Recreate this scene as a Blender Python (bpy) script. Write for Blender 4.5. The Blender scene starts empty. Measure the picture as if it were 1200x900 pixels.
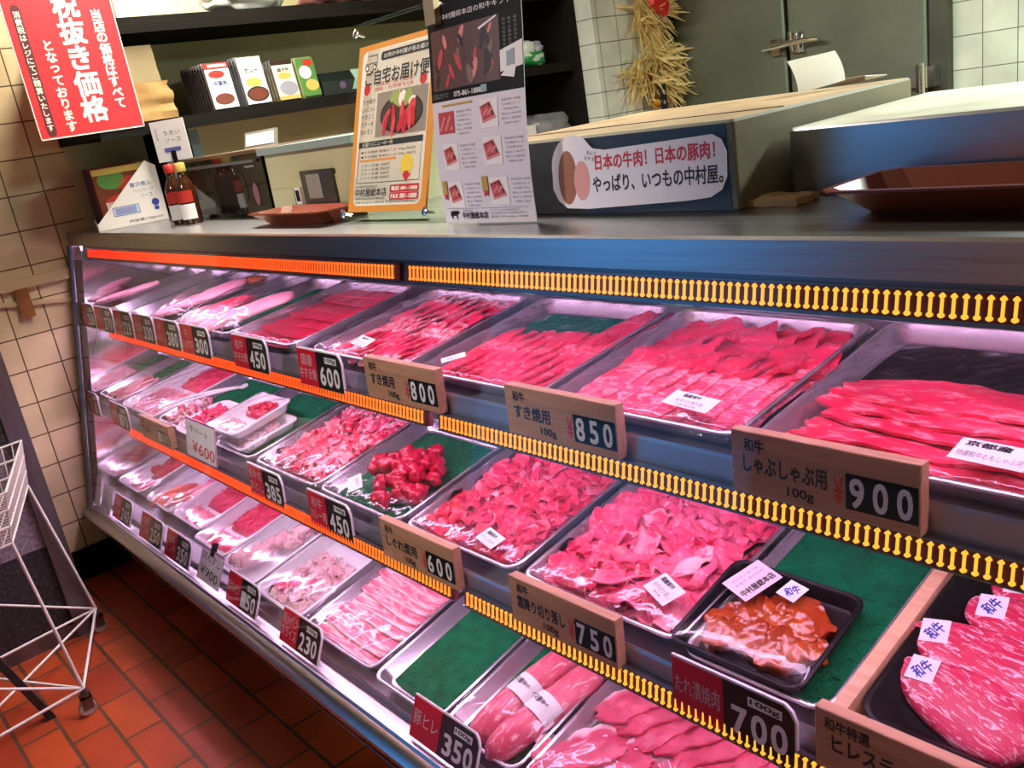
import bpy, bmesh, math, random
from math import sin, cos, pi, radians as rad
from mathutils import Matrix, Vector, noise

# ------------------------------------------------------------------ camera, world, lamps, exposure
SC = bpy.context.scene
COL = SC.collection
cam_d = bpy.data.cameras.new('camera')
cam_d.lens = 36.0 * 1043 / 1200
cam_d.sensor_width = 36.0
cam_d.clip_start = 0.02
cam = bpy.data.objects.new('camera', cam_d)
COL.objects.link(cam)
CAM = Vector((3.58, -.915, 1.5))
_r = ((0.65609094, 0.12765248, -0.74380745), (0.73772125, -0.31625845, 0.5964461), (-0.15909757, -0.94004544, -0.30166625))
cam.matrix_world = Matrix([[_r[i][0], -_r[i][1], -_r[i][2], CAM[i]] for i in range(3)] + [[0, 0, 0, 1]])
SC.camera = cam

SC.view_settings.view_transform = 'Standard'
SC.view_settings.look = 'None'
SC.view_settings.gamma = 1
SC.view_settings.use_curve_mapping = False
SC.view_settings.exposure = 0.0

w = bpy.data.worlds.new('world')
SC.world = w
w.use_nodes = True
w.node_tree.nodes['Background'].inputs[0].default_value = (.07, .30, .72, 1)
w.node_tree.nodes['Background'].inputs[1].default_value = 1.6


def area(name, loc, size, size_y, power, color, rot=(0, 0, 0), spread=180):
    d = bpy.data.lights.new(name, 'AREA')
    d.shape = 'RECTANGLE'
    d.size, d.size_y, d.energy, d.color = size, size_y, power, color
    d.spread = rad(spread)
    o = bpy.data.objects.new(name, d)
    o.location = loc
    o.rotation_euler = rot
    COL.objects.link(o)
    return o


area('counter_ceiling_light', (1.0, .42, 2.52), 1.9, .22, 78, (1, .93, .80))
area('kitchen_ceiling_light', (3.5, 1.5, 2.2), 1.2, .3, 84, (.84, 1, .90))
area('front_wall_fill', (2.8, -4.3, 2.5), 1.6, .3, 12, (1, .88, .70), spread=75)  # added unseen fill lamp, brightens the front wall that the counter edge reflects
sd = bpy.data.lights.new('counter_fill_spot', 'SPOT')  # added unseen spot, brightens the counter signs and tag fronts
sd.energy, sd.color, sd.spot_size, sd.spot_blend, sd.shadow_soft_size = 120, (1, .90, .76), rad(54), .5, .12
so_ = bpy.data.objects.new('counter_fill_spot', sd)
so_.location = (1.7, -1.75, 2.5)
so_.rotation_euler = (Vector((1.75, .1, 1.30)) - Vector(so_.location)).to_track_quat('-Z', 'Y').to_euler()
COL.objects.link(so_)
TUBE_L = 21.0
TUBE_C = (1, .64, 1.0)
BULB_L = 1.3

# ------------------------------------------------------------------ helpers


def lin(c):
    return tuple(((x / 255) / 12.92 if x / 255 <= .04045 else ((x / 255 + .055) / 1.055) ** 2.4) for x in c)


class MB:
    """collects verts and faces for ONE mesh"""

    def __init__(s):
        s.v, s.f, s.mi, s.fat = [], [], [], []

    def add(s, vs, fs, m=0, M=None, fat=None):
        o = len(s.v)
        if M is not None:
            vs = [M @ Vector(p) for p in vs]
        s.v += [tuple(p) for p in vs]
        s.f += [tuple(i + o for i in f) for f in fs]
        s.mi += [m] * len(fs)
        s.fat += list(fat) if fat else [0.0] * len(vs)
        return s

    def box(s, a, b, m=0, M=None):
        x0, y0, z0 = a
        x1, y1, z1 = b
        vs = [(x0, y0, z0), (x1, y0, z0), (x1, y1, z0), (x0, y1, z0), (x0, y0, z1), (x1, y0, z1), (x1, y1, z1), (x0, y1, z1)]
        return s.add(vs, [(0, 3, 2, 1), (4, 5, 6, 7), (0, 1, 5, 4), (1, 2, 6, 5), (2, 3, 7, 6), (3, 0, 4, 7)], m, M)

    def loft(s, loops, m=0, M=None, cap0=True, cap1=True, closed=True):
        n = len(loops[0])
        vs = [p for l in loops for p in l]
        fs = []
        for k in range(len(loops) - 1):
            for i in range(n if closed else n - 1):
                j = (i + 1) % n
                fs.append((k * n + i, k * n + j, (k + 1) * n + j, (k + 1) * n + i))
        if cap0:
            fs.append(tuple(range(n - 1, -1, -1)))
        if cap1:
            fs.append(tuple((len(loops) - 1) * n + i for i in range(n)))
        return s.add(vs, fs, m, M)

    def prism(s, poly, z0, z1, m=0, M=None):
        return s.loft([[(x, y, z0) for x, y in poly], [(x, y, z1) for x, y in poly]], m, M)

    def extx(s, poly, x0, x1, m=0, M=None):
        """poly of (y, z) extruded along x"""
        return s.loft([[(x0, y, z) for y, z in poly], [(x1, y, z) for y, z in poly]], m, M)

    def tube(s, pts, r, m=0, n=8, M=None, cap=True):
        pts = [Vector(p) for p in pts]
        loops = []
        up = None
        for i, p in enumerate(pts):
            d = (pts[min(i + 1, len(pts) - 1)] - pts[max(i - 1, 0)]).normalized()
            if up is None:
                up = Vector((0, 0, 1)) if abs(d.z) < .9 else Vector((1, 0, 0))
            a = d.cross(up)
            if a.length < 1e-4:
                a = d.orthogonal()
            a.normalize()
            b = d.cross(a)
            up = a.cross(d) * -1 if False else up
            rr = r[i] if isinstance(r, (list, tuple)) else r
            loops.append([p + a * (rr * cos(2 * pi * k / n)) + b * (rr * sin(2 * pi * k / n)) for k in range(n)])
        return s.loft(loops, m, M, cap, cap)

    def lathe(s, prof, m=0, n=20, M=None):
        return s.loft([[(r * cos(2 * pi * k / n), r * sin(2 * pi * k / n), z) for k in range(n)] for r, z in prof], m, M)

    def grid(s, fn, nu, nv, m=0, M=None, fatfn=None):
        vs, ft = [], []
        for j in range(nv + 1):
            for i in range(nu + 1):
                u, v = i / nu, j / nv
                vs.append(fn(u, v))
                ft.append(fatfn(u, v) if fatfn else 0.0)
        n = nu + 1
        fs = [(j * n + i, j * n + i + 1, (j + 1) * n + i + 1, (j + 1) * n + i) for j in range(nv) for i in range(nu)]
        return s.add(vs, fs, m, M, ft)

    def slab(s, fn, th, nu, nv, m=0, M=None, fatfn=None):
        """closed sheet of thickness th under the surface fn(u, v)"""
        top = [[fn(i / nu, j / nv) for i in range(nu + 1)] for j in range(nv + 1)]
        ft = [[fatfn(i / nu, j / nv) if fatfn else 0.0 for i in range(nu + 1)] for j in range(nv + 1)]
        n = nu + 1
        vs = [p for row in top for p in row] + [(p[0], p[1], p[2] - th) for row in top for p in row]
        fa = [x for row in ft for x in row] * 2
        N = n * (nv + 1)
        fs = []
        for j in range(nv):
            for i in range(nu):
                q = (j * n + i, j * n + i + 1, (j + 1) * n + i + 1, (j + 1) * n + i)
                fs.append(q)
                fs.append(tuple(N + k for k in reversed(q)))
        bd = [i for i in range(nu)] + [j * n + nu for j in range(nv)] + [nv * n + i for i in range(nu, 0, -1)] + [j * n for j in range(nv, 0, -1)]
        for a, b in zip(bd, bd[1:] + bd[:1]):
            fs.append((b, a, N + a, N + b))
        return s.add(vs, fs, m, M, fa)

    def build(s, name, mats, parent=None, M=None, smooth=None, link=True, closed=True):
        me = bpy.data.meshes.new(name)
        me.from_pydata(s.v, [], s.f)
        if not isinstance(mats, (list, tuple)):
            mats = [mats]
        for m in mats:
            me.materials.append(m)
        me.polygons.foreach_set('material_index', s.mi)
        if any(s.fat):
            at = me.attributes.new('fat', 'FLOAT', 'POINT')
            at.data.foreach_set('value', s.fat)
        if closed:
            bm = bmesh.new()
            bm.from_mesh(me)
            bmesh.ops.recalc_face_normals(bm, faces=bm.faces)
            bm.to_mesh(me)
            bm.free()
        me.update()
        if smooth is not None:
            me.polygons.foreach_set('use_smooth', [True] * len(me.polygons))
            if smooth < 180:
                me.set_sharp_from_angle(angle=rad(smooth))
        o = bpy.data.objects.new(name, me)
        if link:
            COL.objects.link(o)
        if M is not None:
            o.matrix_world = M
        if parent is not None:
            o.parent = parent
            o.matrix_parent_inverse = Matrix()
            if M is not None:
                o.matrix_local = M
        return o


def tag(o, label=None, cat=None, group=None, kind=None):
    if label:
        o['label'] = label
    if cat:
        o['category'] = cat
    if group:
        o['group'] = group
    if kind:
        o['kind'] = kind
    return o


def empty(name, M=None, label=None, cat=None, group=None):
    o = bpy.data.objects.new(name, None)
    o.empty_display_size = .05
    COL.objects.link(o)
    if M is not None:
        o.matrix_world = M
    return tag(o, label, cat, group)


def copy_tree(o, M=None, parent=None):
    c = o.copy()
    COL.objects.link(c)
    if parent is not None:
        c.parent = parent
    if M is not None:
        c.matrix_world = M
    for ch in list(o.children):
        copy_tree(ch, None, c)
    return c


def T(x, y, z):
    return Matrix.Translation((x, y, z))


def RX(a): return Matrix.Rotation(rad(a), 4, 'X')
def RY(a): return Matrix.Rotation(rad(a), 4, 'Y')
def RZ(a): return Matrix.Rotation(rad(a), 4, 'Z')


def rrect(w, d, r, n=6, cx=0, cy=0):
    pts = []
    for (sx, sy, a0) in ((1, 1, 0), (-1, 1, 90), (-1, -1, 180), (1, -1, 270)):
        for k in range(n + 1):
            a = rad(a0 + 90 * k / n)
            pts.append((cx + sx * (w / 2 - r) + r * cos(a), cy + sy * (d / 2 - r) + r * sin(a)))
    return pts


def N3(x, y, z=0.0, s=1.0):
    return noise.noise(Vector((x * s, y * s, z)))


# text as flat mesh -----------------------------------------------------------
_tc = {}


def glyphs(s, bold=0.0):
    k = (s, bold)
    if k not in _tc:
        c = bpy.data.curves.new('lettering', 'FONT')
        c.body = s
        c.size = 1
        c.resolution_u = 3
        c.offset = bold
        c.align_x = 'CENTER'
        c.align_y = 'CENTER'
        c.space_line = 1.15
        o = bpy.data.objects.new('lettering', c)
        me = bpy.data.meshes.new_from_object(o)
        vs = [tuple(v.co) for v in me.vertices]
        fs = [tuple(p.vertices) for p in me.polygons]
        if vs:
            ys = [v[1] for v in vs]
            xs = [v[0] for v in vs]
            cy, cx = (min(ys) + max(ys)) / 2, (min(xs) + max(xs)) / 2
            vs = [(v[0] - cx, v[1] - cy, 0) for v in vs]
            ext = (max(xs) - min(xs), max(ys) - min(ys))
        else:
            ext = (0, 0)
        _tc[k] = (vs, fs, ext)
        bpy.data.objects.remove(o)
        bpy.data.meshes.remove(me)
        bpy.data.curves.remove(c)
    return _tc[k]


def text(mb, s, x, y, w=None, h=None, z=.0006, m=0, bold=.012, rot=0, skew=0, M=None):
    """lettering fitted into a w x h box centred on x, y in the local xy plane"""
    vs, fs, ext = glyphs(s, 0)
    if not vs:
        return
    sx = w / ext[0] if w else None
    sy = h / ext[1] if h else None
    sx = sx or sy
    sy = sy or sx
    c, sn = cos(rad(rot)), sin(rad(rot))
    shifts = [(0, 0)] if bold < .015 else [(bold, bold), (-bold, bold), (-bold, -bold), (bold, -bold)]
    for k, (dx, dy) in enumerate(shifts):
        out = []
        for a, b, _ in vs:
            a, b = (a + dx) * sx + b * sy * skew, (b + dy) * sy
            out.append((x + a * c - b * sn, y + a * sn + b * c, z + k * .00003))
        mb.add(out, fs, m, M)


def vtext(mb, s, x, y, h, w=None, **k):
    """vertical lettering: one character under the other in a column of height h, each about w wide"""
    n = len(s)
    c = h / n
    for i, ch in enumerate(s):
        vs, fs, ext = glyphs(ch, 0)
        em = min(c * .98, w or c) if not w else w
        mb_y = y + h / 2 - c * (i + .5)
        if ext[0] and ext[1]:
            text(mb, ch, x, mb_y, em * ext[0], min(em, c * 1.08) * ext[1], **k)


def quad(mb, x0, y0, x1, y1, z=.0004, m=0, M=None):
    mb.add([(x0, y0, z), (x1, y0, z), (x1, y1, z), (x0, y1, z)], [(0, 1, 2, 3)], m, M)


def poly(mb, pts, z=.0004, m=0, M=None):
    mb.add([(x, y, z) for x, y in pts], [tuple(range(len(pts)))], m, M)


def disc(mb, x, y, rx, ry, z=.0005, m=0, n=24, M=None, rot=0):
    c, s_ = cos(rad(rot)), sin(rad(rot))
    pts = []
    for k in range(n):
        a, b = rx * cos(2 * pi * k / n), ry * sin(2 * pi * k / n)
        pts.append((x + a * c - b * s_, y + a * s_ + b * c))
    poly(mb, pts, z, m, M)


# materials ---------------------------------------------------------------------
def pmat(name, col, rough=.5, metal=0.0, **kw):
    m = bpy.data.materials.new(name)
    m.use_nodes = True
    b = m.node_tree.nodes['Principled BSDF']
    b.inputs['Base Color'].default_value = (*col, 1)
    b.inputs['Roughness'].default_value = rough
    b.inputs['Metallic'].default_value = metal
    for k, v in kw.items():
        b.inputs[k.replace('_', ' ')].default_value = v
    return m


def nn(m, t, **kw):
    n = m.node_tree.nodes.new(t)
    for k, v in kw.items():
        setattr(n, k, v)
    return n


def lk(m, a, b):
    m.node_tree.links.new(a, b)


def noisy(name, c0, c1, scale=8, rough=.5, metal=0.0, bump=0.0, bscale=40, stretch=(1, 1, 1), detail=4, lo=.35, hi=.65, **kw):
    m = pmat(name, c0, rough, metal, **kw)
    b = m.node_tree.nodes['Principled BSDF']
    tc = nn(m, 'ShaderNodeTexCoord')
    mp = nn(m, 'ShaderNodeMapping')
    mp.inputs['Scale'].default_value = stretch
    lk(m, tc.outputs['Object'], mp.inputs[0])
    no = nn(m, 'ShaderNodeTexNoise')
    no.inputs['Scale'].default_value = scale
    no.inputs['Detail'].default_value = detail
    lk(m, mp.outputs[0], no.inputs['Vector'])
    cr = nn(m, 'ShaderNodeValToRGB')
    cr.color_ramp.elements[0].position, cr.color_ramp.elements[1].position = lo, hi
    cr.color_ramp.elements[0].color, cr.color_ramp.elements[1].color = (*c0, 1), (*c1, 1)
    lk(m, no.outputs[0], cr.inputs[0])
    lk(m, cr.outputs[0], b.inputs['Base Color'])
    if bump:
        n2 = nn(m, 'ShaderNodeTexNoise')
        n2.inputs['Scale'].default_value = bscale
        n2.inputs['Detail'].default_value = 5
        lk(m, mp.outputs[0], n2.inputs['Vector'])
        bp = nn(m, 'ShaderNodeBump')
        bp.inputs['Strength'].default_value = bump
        bp.inputs['Distance'].default_value = .01
        lk(m, n2.outputs[0], bp.inputs['Height'])
        lk(m, bp.outputs[0], b.inputs['Normal'])
    return m


def meat(name, red, red2, fat, scale=14, stretch=(1, 1, 1), lo=.5, hi=.62, rough=.42, bump=.35, bscale=60, spec=.35):
    """red flesh, streaks of fat from stretched noise, fat rims from the 'fat' attribute"""
    m = pmat(name, red, rough)
    b = m.node_tree.nodes['Principled BSDF']
    b.inputs['Specular IOR Level'].default_value = spec
    tc = nn(m, 'ShaderNodeTexCoord')
    mp = nn(m, 'ShaderNodeMapping')
    mp.inputs['Scale'].default_value = stretch
    lk(m, tc.outputs['Object'], mp.inputs[0])
    n1 = nn(m, 'ShaderNodeTexNoise')
    n1.inputs['Scale'].default_value = scale
    n1.inputs['Detail'].default_value = 7
    n1.inputs['Roughness'].default_value = .62
    n1.inputs['Distortion'].default_value = 1.2
    lk(m, mp.outputs[0], n1.inputs['Vector'])
    cr = nn(m, 'ShaderNodeValToRGB')
    e = cr.color_ramp.elements
    e[0].position, e[1].position = lo, hi
    e[0].color, e[1].color = (0, 0, 0, 1), (1, 1, 1, 1)
    lk(m, n1.outputs[0], cr.inputs[0])
    n2 = nn(m, 'ShaderNodeTexNoise')
    n2.inputs['Scale'].default_value = 9
    n2.inputs['Detail'].default_value = 3
    lk(m, tc.outputs['Object'], n2.inputs['Vector'])
    c2 = nn(m, 'ShaderNodeValToRGB')
    c2.color_ramp.elements[0].position, c2.color_ramp.elements[1].position = .38, .62
    c2.color_ramp.elements[0].color, c2.color_ramp.elements[1].color = (*red, 1), (*red2, 1)
    lk(m, n2.outputs[0], c2.inputs[0])
    at = nn(m, 'ShaderNodeAttribute', attribute_name='fat')
    mx = nn(m, 'ShaderNodeMath', operation='MAXIMUM')
    lk(m, cr.outputs[0], mx.inputs[0])
    lk(m, at.outputs['Fac'], mx.inputs[1])
    mix = nn(m, 'ShaderNodeMixRGB')
    lk(m, mx.outputs[0], mix.inputs[0])
    lk(m, c2.outputs[0], mix.inputs[1])
    mix.inputs[2].default_value = (*fat, 1)
    lk(m, mix.outputs[0], b.inputs['Base Color'])
    n3 = nn(m, 'ShaderNodeTexNoise')
    n3.inputs['Scale'].default_value = bscale
    n3.inputs['Detail'].default_value = 4
    lk(m, mp.outputs[0], n3.inputs['Vector'])
    bp = nn(m, 'ShaderNodeBump')
    bp.inputs['Strength'].default_value = bump
    bp.inputs['Distance'].default_value = .004
    lk(m, n3.outputs[0], bp.inputs['Height'])
    lk(m, bp.outputs[0], b.inputs['Normal'])
    return m


def clear(name, tint=(1, 1, 1), rough=.04, ior=1.4, haze=0.0, bump=0.0, bscale=30, boost=1.0):
    """thin clear sheet: transparent with a fresnel gloss and a little haze"""
    m = bpy.data.materials.new(name)
    m.use_nodes = True
    nt = m.node_tree
    nt.nodes.remove(nt.nodes['Principled BSDF'])
    out = nt.nodes['Material Output']
    tr = nn(m, 'ShaderNodeBsdfTransparent')
    tr.inputs[0].default_value = (*tint, 1)
    gl = nn(m, 'ShaderNodeBsdfGlossy')
    gl.inputs['Roughness'].default_value = rough
    gl.inputs[0].default_value = (.95, .95, .95, 1)
    fr = nn(m, 'ShaderNodeLayerWeight')
    pw = nn(m, 'ShaderNodeMath', operation='POWER')
    pw.inputs[1].default_value = 5
    lk(m, fr.outputs['Facing'], pw.inputs[0])
    f0 = ((ior - 1) / (ior + 1)) ** 2
    mu = nn(m, 'ShaderNodeMath', operation='MULTIPLY_ADD', use_clamp=True)
    mu.inputs[1].default_value = (1 - f0) * boost
    mu.inputs[2].default_value = f0 * boost
    lk(m, pw.outputs[0], mu.inputs[0])
    mx = nn(m, 'ShaderNodeMixShader')
    lk(m, mu.outputs[0], mx.inputs[0])
    lk(m, tr.outputs[0], mx.inputs[1])
    lk(m, gl.outputs[0], mx.inputs[2])
    last = mx
    if haze:
        df = nn(m, 'ShaderNodeBsdfDiffuse')
        df.inputs[0].default_value = (.9, .88, .92, 1)
        m2 = nn(m, 'ShaderNodeMixShader')
        m2.inputs[0].default_value = haze
        lk(m, mx.outputs[0], m2.inputs[1])
        lk(m, df.outputs[0], m2.inputs[2])
        last = m2
    if bump:
        tc = nn(m, 'ShaderNodeTexCoord')
        no = nn(m, 'ShaderNodeTexNoise')
        no.inputs['Scale'].default_value = bscale
        no.inputs['Distortion'].default_value = 1.5
        lk(m, tc.outputs['Object'], no.inputs['Vector'])
        bp = nn(m, 'ShaderNodeBump')
        bp.inputs['Strength'].default_value = bump
        bp.inputs['Distance'].default_value = .006
        lk(m, no.outputs[0], bp.inputs['Height'])
        lk(m, bp.outputs[0], gl.inputs['Normal'])
        lk(m, bp.outputs[0], fr.inputs['Normal'])
    lk(m, last.outputs[0], out.inputs[0])
    return m


def tiles(name, c0, c1, mortar, tw, th, u, v, gap=.004, offset=0.0, rough=.25, bump=.4, ou=0.0, ov=0.0, rowvar=0.0):
    """brick texture on a flat face; u, v name the object axes the pattern runs along"""
    m = pmat(name, c0, rough)
    b = m.node_tree.nodes['Principled BSDF']
    tc = nn(m, 'ShaderNodeTexCoord')
    sp = nn(m, 'ShaderNodeSeparateXYZ')
    cb = nn(m, 'ShaderNodeCombineXYZ')
    lk(m, tc.outputs['Object'], sp.inputs[0])
    ad = []
    for ax, off, k in ((u, ou, 0), (v, ov, 1)):
        a = nn(m, 'ShaderNodeMath', operation='ADD')
        a.inputs[1].default_value = off
        lk(m, sp.outputs[ax], a.inputs[0])
        lk(m, a.outputs[0], cb.inputs[k])
    br = nn(m, 'ShaderNodeTexBrick')
    br.offset = offset
    br.inputs['Scale'].default_value = 1
    br.inputs['Brick Width'].default_value = tw
    br.inputs['Row Height'].default_value = th
    br.inputs['Mortar Size'].default_value = gap / 2
    br.inputs['Mortar Smooth'].default_value = .15
    br.inputs['Color1'].default_value = (*c0, 1)
    br.inputs['Color2'].default_value = (*c1, 1)
    br.inputs['Mortar'].default_value = (*mortar, 1)
    lk(m, cb.outputs[0], br.inputs['Vector'])
    no = nn(m, 'ShaderNodeTexNoise')
    no.inputs['Scale'].default_value = 6
    no.inputs['Detail'].default_value = 6
    lk(m, tc.outputs['Object'], no.inputs['Vector'])
    mr = nn(m, 'ShaderNodeMapRange')
    mr.inputs[1].default_value, mr.inputs[2].default_value = .3, .7
    mr.inputs[3].default_value, mr.inputs[4].default_value = .78, 1.1
    lk(m, no.outputs[0], mr.inputs[0])
    mx = nn(m, 'ShaderNodeMixRGB', blend_type='MULTIPLY')
    mx.inputs[0].default_value = 1
    lk(m, br.outputs[0], mx.inputs[1])
    lk(m, mr.outputs[0], mx.inputs[2])
    lk(m, mx.outputs[0], b.inputs['Base Color'])
    bp = nn(m, 'ShaderNodeBump', invert=True)
    bp.inputs['Strength'].default_value = bump
    bp.inputs['Distance'].default_value = .003
    lk(m, br.outputs['Fac'], bp.inputs['Height'])
    lk(m, bp.outputs[0], b.inputs['Normal'])
    return m


def emit(name, col, strength):
    m = bpy.data.materials.new(name)
    m.use_nodes = True
    b = m.node_tree.nodes['Principled BSDF']
    b.inputs['Base Color'].default_value = (*col, 1)
    b.inputs['Emission Color'].default_value = (*col, 1)
    b.inputs['Emission Strength'].default_value = strength
    return m


STEEL = noisy('brushed_steel', (.42, .42, .43), (.52, .52, .53), 40, .28, 1.0, .05, 90, (.06, 1, 1))
STEEL_D = noisy('dark_steel', (.16, .16, .17), (.22, .22, .23), 30, .32, 1.0, .05, 90, (.06, 1, 1))
MIRROR = pmat('polished_end_sheet', (.72, .70, .74), .09, 1.0)
CHROME = pmat('chrome', (.8, .8, .82), .12, 1.0)
RAIL = noisy('rail_grey', (.36, .33, .37), (.46, .43, .47), 30, .34, .8, 0, 40, (.05, 1, 1))
BLACK = pmat('black_plastic', (.006, .006, .007), .4, Specular_IOR_Level=.22)
BLACKM = pmat('black_matte', (.008, .008, .008), .8, Specular_IOR_Level=.15)
WHITE = pmat('white_plastic', (.82, .82, .82), .4)
PAPER = pmat('white_paper', (.80, .79, .78), .7)
PINKISH = pmat('lilac_card', (.78, .74, .82), .7)
INK = pmat('black_ink', (.012, .012, .016), .6)
INKB = pmat('blue_ink', (.02, .05, .35), .6)
INKG = pmat('grey_ink', (.22, .21, .24), .6)
REDINK = pmat('red_ink', (.62, .012, .03), .5)
RED = pmat('red_panel', (.60, .006, .03), .45, Specular_IOR_Level=.15)
SIGNRED = pmat('sign_red', (.80, .012, .022), .4)
ORANGE = pmat('orange_print', (.85, .30, .04), .5)
YELLOW = pmat('yellow_print', (.9, .62, .05), .5)
PURPLE = pmat('purple_edge', (.45, .04, .35), .5)
WOODTAG = noisy('tag_wood', (.42, .22, .12), (.52, .285, .16), 12, .5, 0, .1, 60, (.5, 8, 8))
WOODBOX = noisy('pale_wood', (.62, .36, .20), (.74, .47, .28), 9, .5, 0, .1, 60, (.4, 8, 8))
GREEN = noisy('green_mat_plastic', (.0, .12, .045), (.0, .19, .07), 30, .6, 0, .8, 260, Specular_IOR_Level=.15)
CASEIN = pmat('case_interior', (.30, .28, .31), .35, .6)
BODY = noisy('case_body_brown', (.045, .022, .014), (.07, .035, .02), 5, .16)
KICK = pmat('kick_black', (.008, .006, .006), .2)
FOAM = pmat('white_foam', (.86, .85, .87), .45)
TRAYM = noisy('tray_steel', (.62, .60, .63), (.72, .70, .73), 20, .25, .85)
GLASS = clear('clear_glass', (.985, .99, .985), .02, 1.42, boost=.6)
FILM = clear('cling_film', (.99, .98, .99), .085, 1.45, .004, .5, 14, 1.35)
ACRYL = clear('acrylic', (.97, .99, .98), .06, 1.45, boost=.2)
FILM_S = clear('flat_cling_film', (.99, .98, .99), .11, 1.45, .005, .10, 8, 2.3)
TUBE = emit('fluorescent_glow', TUBE_C, TUBE_L)

# ------------------------------------------------------------------ the room
WALL_TILE = tiles('cream_wall_tile', lin((222, 205, 160)), lin((212, 194, 150)), lin((95, 80, 60)), .1215, .1215, 1, 2, .005, ou=.0255 + .1215 * 20, ov=.004)
BACK_TILE = tiles('pale_green_tile', lin((222, 232, 214)), lin((212, 224, 206)), lin((120, 130, 112)), .125, .125, 0, 2, .004, ou=.06, ov=.05)
SIDE_TILE = tiles('white_wall_tile', lin((224, 232, 220)), lin((216, 224, 212)), lin((110, 112, 100)), .13, .1085, 1, 2, .004, ou=.02, ov=.06)
FLOOR_T = tiles('red_quarry_tile', lin((180, 76, 34)), lin((150, 54, 26)), lin((92, 60, 40)), .2345, .1093, 0, 1, .011, .5, .35, .6, ou=.0, ov=.0015)
OLIVE = noisy('olive_plaster', lin((200, 192, 148)), lin((210, 202, 158)), 4, .8, 0, .1, 50)
CEIL = pmat('ceiling_white', (.55, .54, .5), .8)

S = dict(kind='structure')
tag(MB().box((-.3, -4.9, -.05), (5.4, 3.0, 0)).build('floor', FLOOR_T), **S)
tag(MB().box((-.12, -1.47, 0), (0, .08, 2.62)).build('wall_left', WALL_TILE), **S)
tag(MB().box((-.12, -5.0, 0), (5.5, -4.9, 2.62)).build('wall_front', pmat('tan_plaster', lin((196, 176, 150)), .8)), **S)
tag(MB().box((-.12, .08, 0), (0, 3.0, 2.62)).build('wall_left_rear', OLIVE), **S)
tag(MB().box((.0, 2.29, 0), (.6, 2.95, 2.62)).build('wall_pillar', SIDE_TILE), **S)
tag(MB().box((1.955, 2.85, 0), (5.4, 3.0, 2.62)).build('wall_back', BACK_TILE), **S)
tag(MB().box((5.4, -4.9, 0), (5.5, 3.0, 2.62)).build('wall_right', OLIVE), **S)
tag(MB().box((-.12, -4.9, 2.62), (5.5, 3.0, 2.7)).build('ceiling', CEIL), **S)
tag(MB().box((-.0, -1.47, 0), (.012, -.0, .125)).build('baseboard_left', BLACKM), **S)
DUCT = pmat('beige_duct', lin((198, 178, 134)), .5)
d1 = MB()
d1.box((0, -1.2, 1.138), (.022, -.03, 1.175))
tag(d1.build('trim_1', DUCT), **S)
d2 = MB()
d2.add([], [])
M_ = T(0, -.29, 1.098) @ RX(-9)
d2.box((0, -.6, -.008), (.016, .255, .008), 0, M_)
tag(d2.build('trim_2', DUCT), **S)
TAPE = noisy('brown_tape', lin((150, 98, 40)), lin((128, 80, 32)), 20, .4)
tag(MB().grid(lambda u, v: (.0235 + .002 * sin(6 * v), -.23 + .045 * u, 1.035 + .105 * v), 4, 8).build('tape_patch', TAPE, smooth=60),
    'brown tape patch over the beige cable ducts on the tiled wall', 'tape')

# cold room doors in the back wall
FR = noisy('coldroom_steel', lin((98, 106, 90)), lin((112, 120, 104)), 3, .42, .55, .05, 30)
FRD = noisy('coldroom_frame', lin((70, 72, 62)), lin((80, 82, 70)), 5, .45, .5)
t = MB().box((.62, 2.86, 0), (1.955, 2.99, 2.62))
t.box((.60, 2.80, 0), (.66, 2.87, 2.3)).box((1.885, 2.80, 0), (1.955, 2.87, 2.3)).box((.6, 2.80, 2.2), (1.955, 2.87, 2.3))
tag(t.build('wall_coldroom', FRD), **S)


def coldroom(name, x0, x1, lab):
    b = MB()
    b.loft([[(x, 2.86, z) for x, z in rrect(x1 - x0, 2.1, .02, 4, (x0 + x1) / 2, 1.12)],
            [(x, 2.79, z) for x, z in rrect(x1 - x0, 2.1, .02, 4, (x0 + x1) / 2, 1.12)],
            [(x, 2.782, z) for x, z in rrect(x1 - x0 - .016, 2.084, .02, 4, (x0 + x1) / 2, 1.12)]], cap0=True)
    o = b.build(name, FR, smooth=35)
    tag(o, lab, None, None, 'structure')
    return o


door_l = coldroom('door_1', .668, 1.262, 'left grey-green cold room door with a latch at its right edge')
door_r = coldroom('door_2', 1.280, 1.880, 'right grey-green cold room door hung on a chrome hinge')
h = MB()
h.box((1.30, 2.765, 1.49), (1.36, 2.785, 1.575))
h.box((1.20, 2.765, 1.49), (1.245, 2.785, 1.56))
h.tube([(1.17, 2.75, 1.525), (1.24, 2.745, 1.53), (1.33, 2.74, 1.535)], [.010, .014, .014], n=10)
h.tube([(1.33, 2.74, 1.535), (1.38, 2.735, 1.535), (1.455, 2.73, 1.53)], [.014, .012, .008], n=10)
h.tube([(1.315, 2.75, 1.50), (1.315, 2.738, 1.58)], .009, n=10)
h.tube([(1.345, 2.75, 1.49), (1.345, 2.738, 1.56)], .009, n=10)
h.build('latch_handle', CHROME, door_l, smooth=50)
h = MB()
h.add([(1.68, 2.78, 1.265), (1.85, 2.78, 1.285), (1.85, 2.78, 1.33), (1.80, 2.78, 1.325), (1.68, 2.78, 1.285),
       (1.68, 2.765, 1.265), (1.85, 2.755, 1.285), (1.85, 2.755, 1.33), (1.80, 2.76, 1.325), (1.68, 2.765, 1.285)],
      [(5, 6, 7, 8, 9), (0, 1, 6, 5), (1, 2, 7, 6), (2, 3, 8, 7), (3, 4, 9, 8), (4, 0, 5, 9)])
h.box((1.855, 2.745, 1.265), (1.875, 2.785, 1.37)).box((1.89, 2.75, 1.28), (1.925, 2.80, 1.36))
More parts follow.
